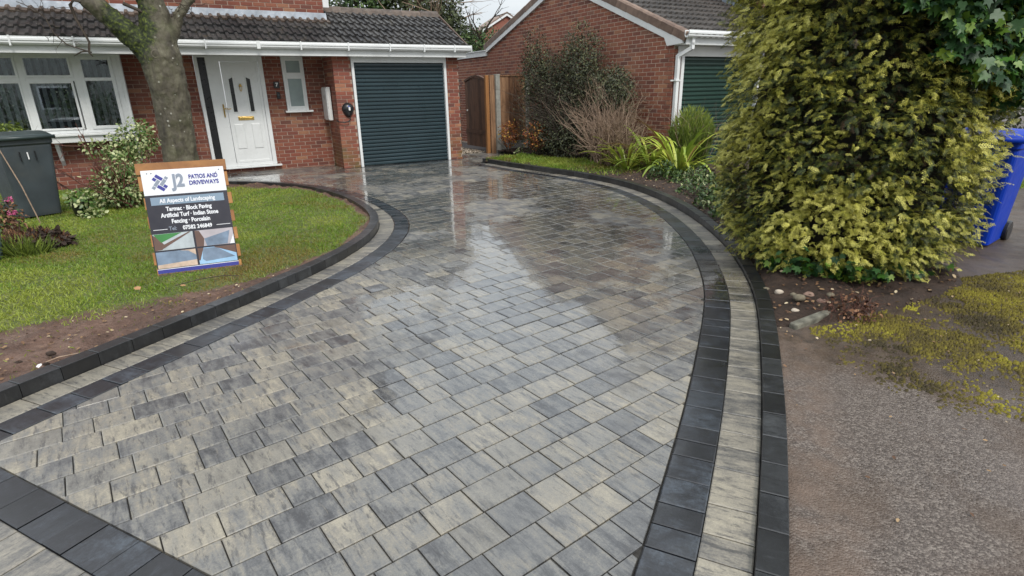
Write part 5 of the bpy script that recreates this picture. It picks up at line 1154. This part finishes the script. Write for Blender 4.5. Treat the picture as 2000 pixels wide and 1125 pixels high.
p, d, t = blob(200, (0, 0, .24), (.2, .18, .18), .3, 6, .5, 2.5, .06); leafcloud('green_leaves', M_hedge, p, d, np.full(len(p), .035), he)
for fx, fy, fz in ((-.12, -.05, .42), (.0, -.08, .40), (.18, -.05, .30), (-.2, 0, .46), (.06, .1, .42)):
    p, d, t = blob(40, (fx, fy, fz), (.035, .035, .022), .2, 4, .3, 2.5); leafcloud('flower', M_pink, p, d, np.full(len(p), .026), he)
ys = empty('yellow_shrub', (-7.4, 9.2, 0), label='yellow-green leafy shrub showing above the grey bin lid', cat='shrub'); p, d, t = blob(500, (-.45, 0, 1.02), (.26, .2, .16), .4, 4, .3, 2.5, .03); leafcloud('leaves', M_grfol, p, d, np.full(len(p), .06), ys)

# ------------------------------------------------------------------ advertising board
sg = bpy.data.objects.new('advertising_sign', None); COL.objects.link(sg); tag(sg, 'leaning timber-backed advertising board for patios and driveways on the lawn', 'sign')
ex = Vector((.5885, .2480, 0)).normalized(); ey = Vector((-.0873, .2172, .8563)).normalized(); ey = (ey-ex*ey.dot(ex)).normalized(); ez = ex.cross(ey)
Ms = Matrix((ex, ey, ez)).transposed().to_4x4(); Ms.translation = Vector((-3.068, 4.696, .05)); sg.matrix_world = Ms
SW, SH = .640, .892
def sbox(name, x0, x1, y0, y1, z0, z1, m, bevel=0.): return MB().box(x0, x1, y0, y1, z0, z1).obj(name, m, sg, bevel=bevel)
# pallet boards behind
for y0, y1, xa, xb in ((.86, .955, -.035, .665), (.72, .845, -.028, .664), (.56, .66, -.012, .672), (.40, .50, -.010, .668), (.24, .345, -.012, .670), (.08, .19, -.02, .668), (-.05, .05, -.008, .662)): sbox('pallet_board', xa, xb, y0, y1, -.028, -.006, M_pallet, .002)
for x0 in (.02, .29, .56): sbox('pallet_bearer', x0, x0+.075, -.04, .93, -.11, -.029, M_pallet, .002)
sbox('bottom_rail', 0, .68, -.045, -.006, -.03, .012, flat('wet_dark_wood', (.07, .05, .03), .5), .003)
cW, cN, cD = flat('sign_white', (.74, .76, .80), .35, var=.02), flat('sign_navy', (.035, .04, .26), .4, var=.03), flat('sign_charcoal', (.022, .022, .034), .35, var=.06)
cG, cB = flat('sign_grey', (.23, .27, .34), .4, var=.03), flat('sign_slate_blue', (.20, .28, .37), .4, var=.05)
sbox('panel', 0, SW, 0, SH, -.006, 0, cW, .001)
Yf = lambda f: SH*(1-f)
def pr_(name, x0, x1, f0, f1, m, z=.0012): return sbox(name, SW*x0, SW*x1, Yf(f1), Yf(f0), .0002, z, m)
pr_('dark_field', .0, 1, .24, .613, cD); pr_('banner', .06, .95, .262, .338, cB, .0024)
pr_('photo_border', 0, 1, .613, .955, cD, .0010); pr_('blue_strip', 0, 1, .962, .998, cN, .0016)
def spoly(name, pts, m, z0=.002, z1=.003): 
    q = [(SW*x, Yf(f)) for x, f in pts]
    ar = sum(q[i][0]*q[(i+1) % len(q)][1]-q[(i+1) % len(q)][0]*q[i][1] for i in range(len(q)))
    return MB().prism(q if ar > 0 else q[::-1], z0, z1).obj(name, m, sg)
c1, c2, c3, c4, c5, c6 = flat('print_turf', (.04, .20, .05), .4), flat('print_paving', (.42, .47, .50), .35, scale=14, var=.15), flat('print_timber', (.13, .075, .06), .4), flat('print_slate', (.17, .23, .32), .35, scale=10, var=.3), flat('print_sand', (.55, .42, .33), .4, scale=20, var=.2), flat('print_sky_blue', (.30, .50, .72), .4, scale=10, var=.15)
c7 = flat('print_haze', (.40, .37, .40), .4, scale=8, var=.15)
spoly('print', [(.012, .615), (.49, .615), (.49, .775), (.012, .775)], c2); spoly('print', [(.02, .617), (.36, .617), (.1, .70)], c1, .0031, .0038); spoly('print', [(.012, .625), (.05, .64), (.13, .72), (.10, .77), (.012, .775)], c3, .0031, .0036); spoly('print', [(.08, .735), (.44, .617), (.47, .617), (.1, .765)], c3, .0039, .0043)
spoly('print', [(.515, .615), (.99, .615), (.99, .775), (.515, .775)], c7); spoly('print', [(.515, .615), (.57, .62), (.62, .70), (.60, .775), (.515, .775)], c3, .0031, .0036); spoly('print', [(.99, .68), (.99, .775), (.93, .775)], cW, .0031, .0036); spoly('print', [(.62, .70), (.95, .64), (.90, .77), (.64, .775)], c4, .0031, .0036)
spoly('print', [(.012, .79), (.49, .79), (.49, .95), (.012, .95)], c4); spoly('print', [(.012, .915), (.49, .895), (.49, .95), (.012, .95)], c5, .0031, .0036); spoly('print', [(.30, .79), (.49, .79), (.49, .85), (.40, .80)], c5, .0031, .0036)
spoly('print', [(.515, .79), (.99, .79), (.99, .95), (.515, .95)], c6); spoly('print', [(.58, .795), (.75, .795), (.97, .905), (.60, .925), (.56, .90)], c4, .0031, .0036); spoly('print', [(.515, .79), (.59, .79), (.53, .91), (.515, .91)], c3, .0037, .0041); spoly('print', [(.72, .79), (.99, .79), (.99, .87)], c3, .0037, .0041)
for (px, pf, cc) in [(0, 0, 0)]: pass
def logo(cx0, cy0, s, a0=R(-38)):
    u = s/4.2; g = .12*u
    blk = [(-1, .6, 2, .9, cN), (-2.0, -.5, .9, .9, cN), (-.1, -.5, 0, 0, cN)]
    def rb(x, y, w_, h_, m):
        P = [(x, y), (x+w_, y), (x+w_, y+h_), (x, y+h_)]; c, s_ = math.cos(a0), math.sin(a0)
        q = [(cx0+(p*c-r*s_)*u, cy0+(p*s_+r*c)*u) for p, r in P]; MB().prism(q, .0002, .0014).obj('logo_block', m, sg)
    rb(-1.9, .65, 1.9, .85, cN); rb(-2.0, -.35, .9, .8, cN); rb(-.0, -1.45, 1.9, .85, cN); rb(1.1, -.45, .9, .8, cN)
    rb(-.95, -1.4, .82, 1.85, cG); rb(-.9, -2.3, .8, .75, cG); rb(.15, -.42, .82, 1.85, cG); rb(.12, 1.6, .8, .7, cG)
logo(SW*.205, Yf(.125), .135)
T = lambda s, size, m, x, f, **k: text(s, size, m, sg, (SW*x, Yf(f), .0024), (0, 0, 0), **k)
T('J2', .150, cG, .425, .118, bold=.006, sx=.80); T('PATIOS AND', .050, cN, .735, .085, bold=.0016, sx=.80); T('DRIVEWAYS', .050, cN, .735, .145, bold=.0016, sx=.86)
text('All Aspects of Landscaping', .050, cW, sg, (SW*.5, Yf(.302), .0032), (0, 0, 0), .0014, sx=.80)
for s_, f in (('Tarmac · Block Paving', .382), ('Artificial Turf · Indian Stone', .442), ('Fencing · Porcelain', .504)): T(s_, .051, cW, .5, f, bold=.0017, sx=.78)
T('Tel:', .046, cG, .265, .572, bold=.0008, sx=.85); T('07582 246849', .048, cW, .565, .574, bold=.0016, sx=.83)
pr_('rule', .03, .20, .572, .577, cW, .0022); pr_('rule', .80, .975, .572, .577, cW, .0022)
for x, f in ((.07, .03), (.12, .03), (.90, .055), (.94, .03)): MB().lathe([(0, .004), (.004, .003), (.005, 0)], n=8).obj('screw', M_greyp, sg, loc=(SW*x, Yf(f), .0))

# dead leaves, twig and scrap on the lawn and soil
def single(name, loc, rz, s, m, lab, cat): 
    o = mk(name, [tuple(np.array(v)*s) for v in LEAF], LEAFF, m); o.location = loc; o.rotation_euler = (R(12), R(-10), rz); return tag(o, lab, cat)
M_tan = flat('tan_leaf', (.38, .2, .09), .6); M_pap = flat('white_scrap', (.7, .68, .66), .6)
single('fallen_leaf', (-2.93, 4.22, .075), 1.0, .075, M_tan, 'tan fallen leaf on the grass below the sign', 'leaf'); single('fallen_leaf', (-2.62, 4.32, .07), 2.1, .045, M_tan, 'small yellow fallen leaf on the grass right of the larger tan leaf', 'leaf')
single('paper_scrap', (-2.66, 2.86, .085), .5, .045, M_pap, 'white scrap on the muddy soil by the near kerb', 'litter')
twg = empty('fallen_twig', (-2.45, 4.55, .06), label='thin dark twig lying on the grass at the right foot of the sign', cat='twig'); MB().tube([(-.28, -.2, .0), (-.12, -.10, .02), (.02, .0, .015), (.14, .03, .0)], [.003, .004, .004, .003], 5).obj('stick', M_twigd, twg)
tw2 = empty('fallen_twig', (-2.62, 3.1, .05), label='pale root lying along the mud beside the near kerb', cat='twig'); MB().tube([(-.12, -.1, .0), (-.05, -.08, .022), (.02, -.03, .02), (.08, .05, .0)], [.003, .005, .004, .002], 5).obj('stick', M_twig, tw2)
for i, (x, y, s) in enumerate([(-2.98, 2.86, .05), (-2.92, 2.72, .04), (-2.80, 3.12, .03), (-2.9, 3.0, .025), (-2.72, 2.98, .02)]): stone((x, y, .05), (s, s*.7, s*.5), M_soild if i else M_black, ['black plastic-edged lump in the mud at the left edge', 'dark clod beside the black lump in the mud', 'dark clod in the mud farthest from the frame edge', 'small dark clod in the middle of the mud patch', 'tiny dark clod nearest the white scrap'][i], 'clods in the muddy strip', seed=20+i)
litter('leaf_litter', 'torn roots and leaf scraps on the muddy strip by the near kerb', 1500, (-4, -1.9, 2.2, 5.0, lambda P: lawn_in(P) & ((lk(P)-.1) < soil_w(P)*1.1), lawn_z), size=.022)
for nm, lab, xs_, ys_, nn in (('gravel', 'pale gravel in the passage behind the open gate', (2.5, 3.5), (.9, 3.0), 1400),):
    u_ = rng.uniform(*xs_, nn); v_ = rng.uniform(*ys_, nn); p = np.stack([O.x+u_*hc-v_*hs, O.y+u_*hs+v_*hc, np.full(nn, .0)+rng.random(nn)*.03], -1)
    tag(bake(nm, CUSH, CUSHF, p, frames(rdir(nn), rdir(nn)), rng.uniform(.02, .045, nn), M_st1, None, rng.random(nn)), lab, 'gravel', kind='stuff')

# ------------------------------------------------------------------ background trees
def bgtree(name, loc, lab, h, blobs, m, size, bare=0, tr=.18, cat='tree', T=LQ, F=LQF, tm_=None):
    o = empty(name, (*loc, 0), label=lab, cat=cat); mb = MB(); mb.tube([(0, 0, -.1), (.05, 0, h*.3), (-.05, .05, h*.6), (0, 0, h*.9)], [tr*1.3, tr, tr*.7, tr*.2], 9)
    for k in range(18): z = h*rng.uniform(.25, .85); a = rng.uniform(0, 2*math.pi); twigs(mb, (0, 0, z), (math.cos(a), math.sin(a), .7), h*.26, tr*.35, 2 if not bare else 3, .3, (2, 3), .1, 4, 4)
    mb.obj('trunk', tm_ or M_twigd, o, smooth=True); P_, D_ = [], []
    for (c, r, n_) in blobs: p, d, t = blob(n_, c, r, .45, int(rng.integers(99)), .3, 2.4, .1); P_.append(p); D_.append(d)
    if P_: p = np.concatenate(P_); leafcloud('crown', m, p, np.concatenate(D_), np.full(len(p), size), o, T, F, .2, jit=.9)
bgtree('evergreen_tree', (-6.0, 25.5), 'dense dark evergreen behind the house roof next to the upper wall corner', 6.5, [((0, 0, 4.2), (1.5, 1.4, 2.6), 5200), ((.9, 0, 3.4), (1.3, 1.2, 1.6), 3400)], M_hedge, .17)
bgtree('tall_tree', (-3.6, 26), 'half-bare grey-brown tree rising behind the garage ridge', 8, [((0, 0, 5.0), (1.7, 1.4, 2.6), 5600), ((-1.0, .5, 4.6), (1.5, 1.2, 2.4), 4400), ((1.0, 0, 4.0), (.9, .9, 1.4), 2000)], M_treefol, .15, bare=1, tm_=M_twig)
bgtree('background_bush', (-2.15, 25), 'green bushy evergreen at the end of the garage roof', 3.8, [((-.3, 0, 3.3), (1.1, .9, 1.5), 3400), ((.5, -.2, 2.6), (.9, .8, 1.2), 2300)], M_treefol, .13)
bgtree('background_bush', (-.95, 24), 'leafy bush filling the gap between the two garages below the distant gable', 4.0, [((-.1, 0, 2.7), (1.3, .9, 1.25), 4200)], M_hedge, .11)
bgtree('evergreen_tree', (-9.5, 27), 'evergreen crown behind the upper storey of the house', 7, [((0, 0, 5), (1.8, 1.6, 3), 2500)], M_hedge, .2)
# planting at the right edge beyond the bin
bgtree('garden_hedge', (9.2, 11.5), 'brownish hedge beyond the blue bin at the right edge', 1.7, [((0, 0, 1.2), (2.6, 1.0, 1.1), 4200)], M_treefol, .10, cat='hedge')
vg = mk('verge', [(4.9, 7.3, .004), (9, 8.6, .004), (9, 9.6, .004), (4.9, 8.0, .004)], [(0, 1, 2, 3)], M_turf); tag(vg, kind='structure')
n = 5000; P = np.stack([rng.uniform(4.95, 8, n), rng.uniform(7.4, 9.3, n)], -1); P = P[(P[:, 1] > 7.3+.32*(P[:, 0]-4.9)+.03) & (P[:, 1] < 8+.39*(P[:, 0]-4.9)-.05)]; n = len(P)
tag(bake('grass', [(-.5, 0, 0), (.5, 0, 0), (.3, .6, .1), (0, 1, .4)], [(0, 1, 2, 3)], np.c_[P, np.full(n, .004)], frames(nrm(np.c_[rng.normal(size=(n, 2))*.5, np.ones(n)]), nrm(np.c_[rng.normal(size=(n, 2)), np.zeros(n)])), np.c_[np.full(n, .012), rng.uniform(.03, .08, n), np.full(n, .05)], M_grass, None, rng.uniform(.4, 1, n)), 'narrow green grass verge beyond the blue bin', 'grass', kind='stuff')
# across the street, behind the camera: seen only mirrored in the windows and the wet paving
op = empty('opposite_house', (4, -15, 0), R(10), label='brick house across the street mirrored in the window panes', cat='house')
MB().box(-7, 7, -4, 0, 0, 5).obj('wall', M_conc, op); MB().extr([(-4.4, 4.9), (.4, 4.9), (-2, 7.2)][::-1], -7.3, 7.3, 'x').obj('roof', M_tilen, op)
for x in (-5, -1.5, 3.5): MB().box(x, x+1.6, 0, .05, 1, 2.2).obj('window', M_white, op); MB().box(x+.1, x+1.5, .05, .06, 1.1, 2.1).obj('pane', M_black, op)
for x, y in ((-2.5, -8), (1.5, -8.6), (5, -8.3), (9, -9)): bgtree('street_hedge', (x, y), {-2.5: 'leftmost clipped hedge bush across the street', 1.5: 'second hedge bush across the street', 5: 'third hedge bush across the street', 9: 'rightmost hedge bush across the street'}[x], 2.4, [((0, 0, 1.1), (1.7, .7, 1.15), 2200)], M_hedge, .12, cat='hedge')
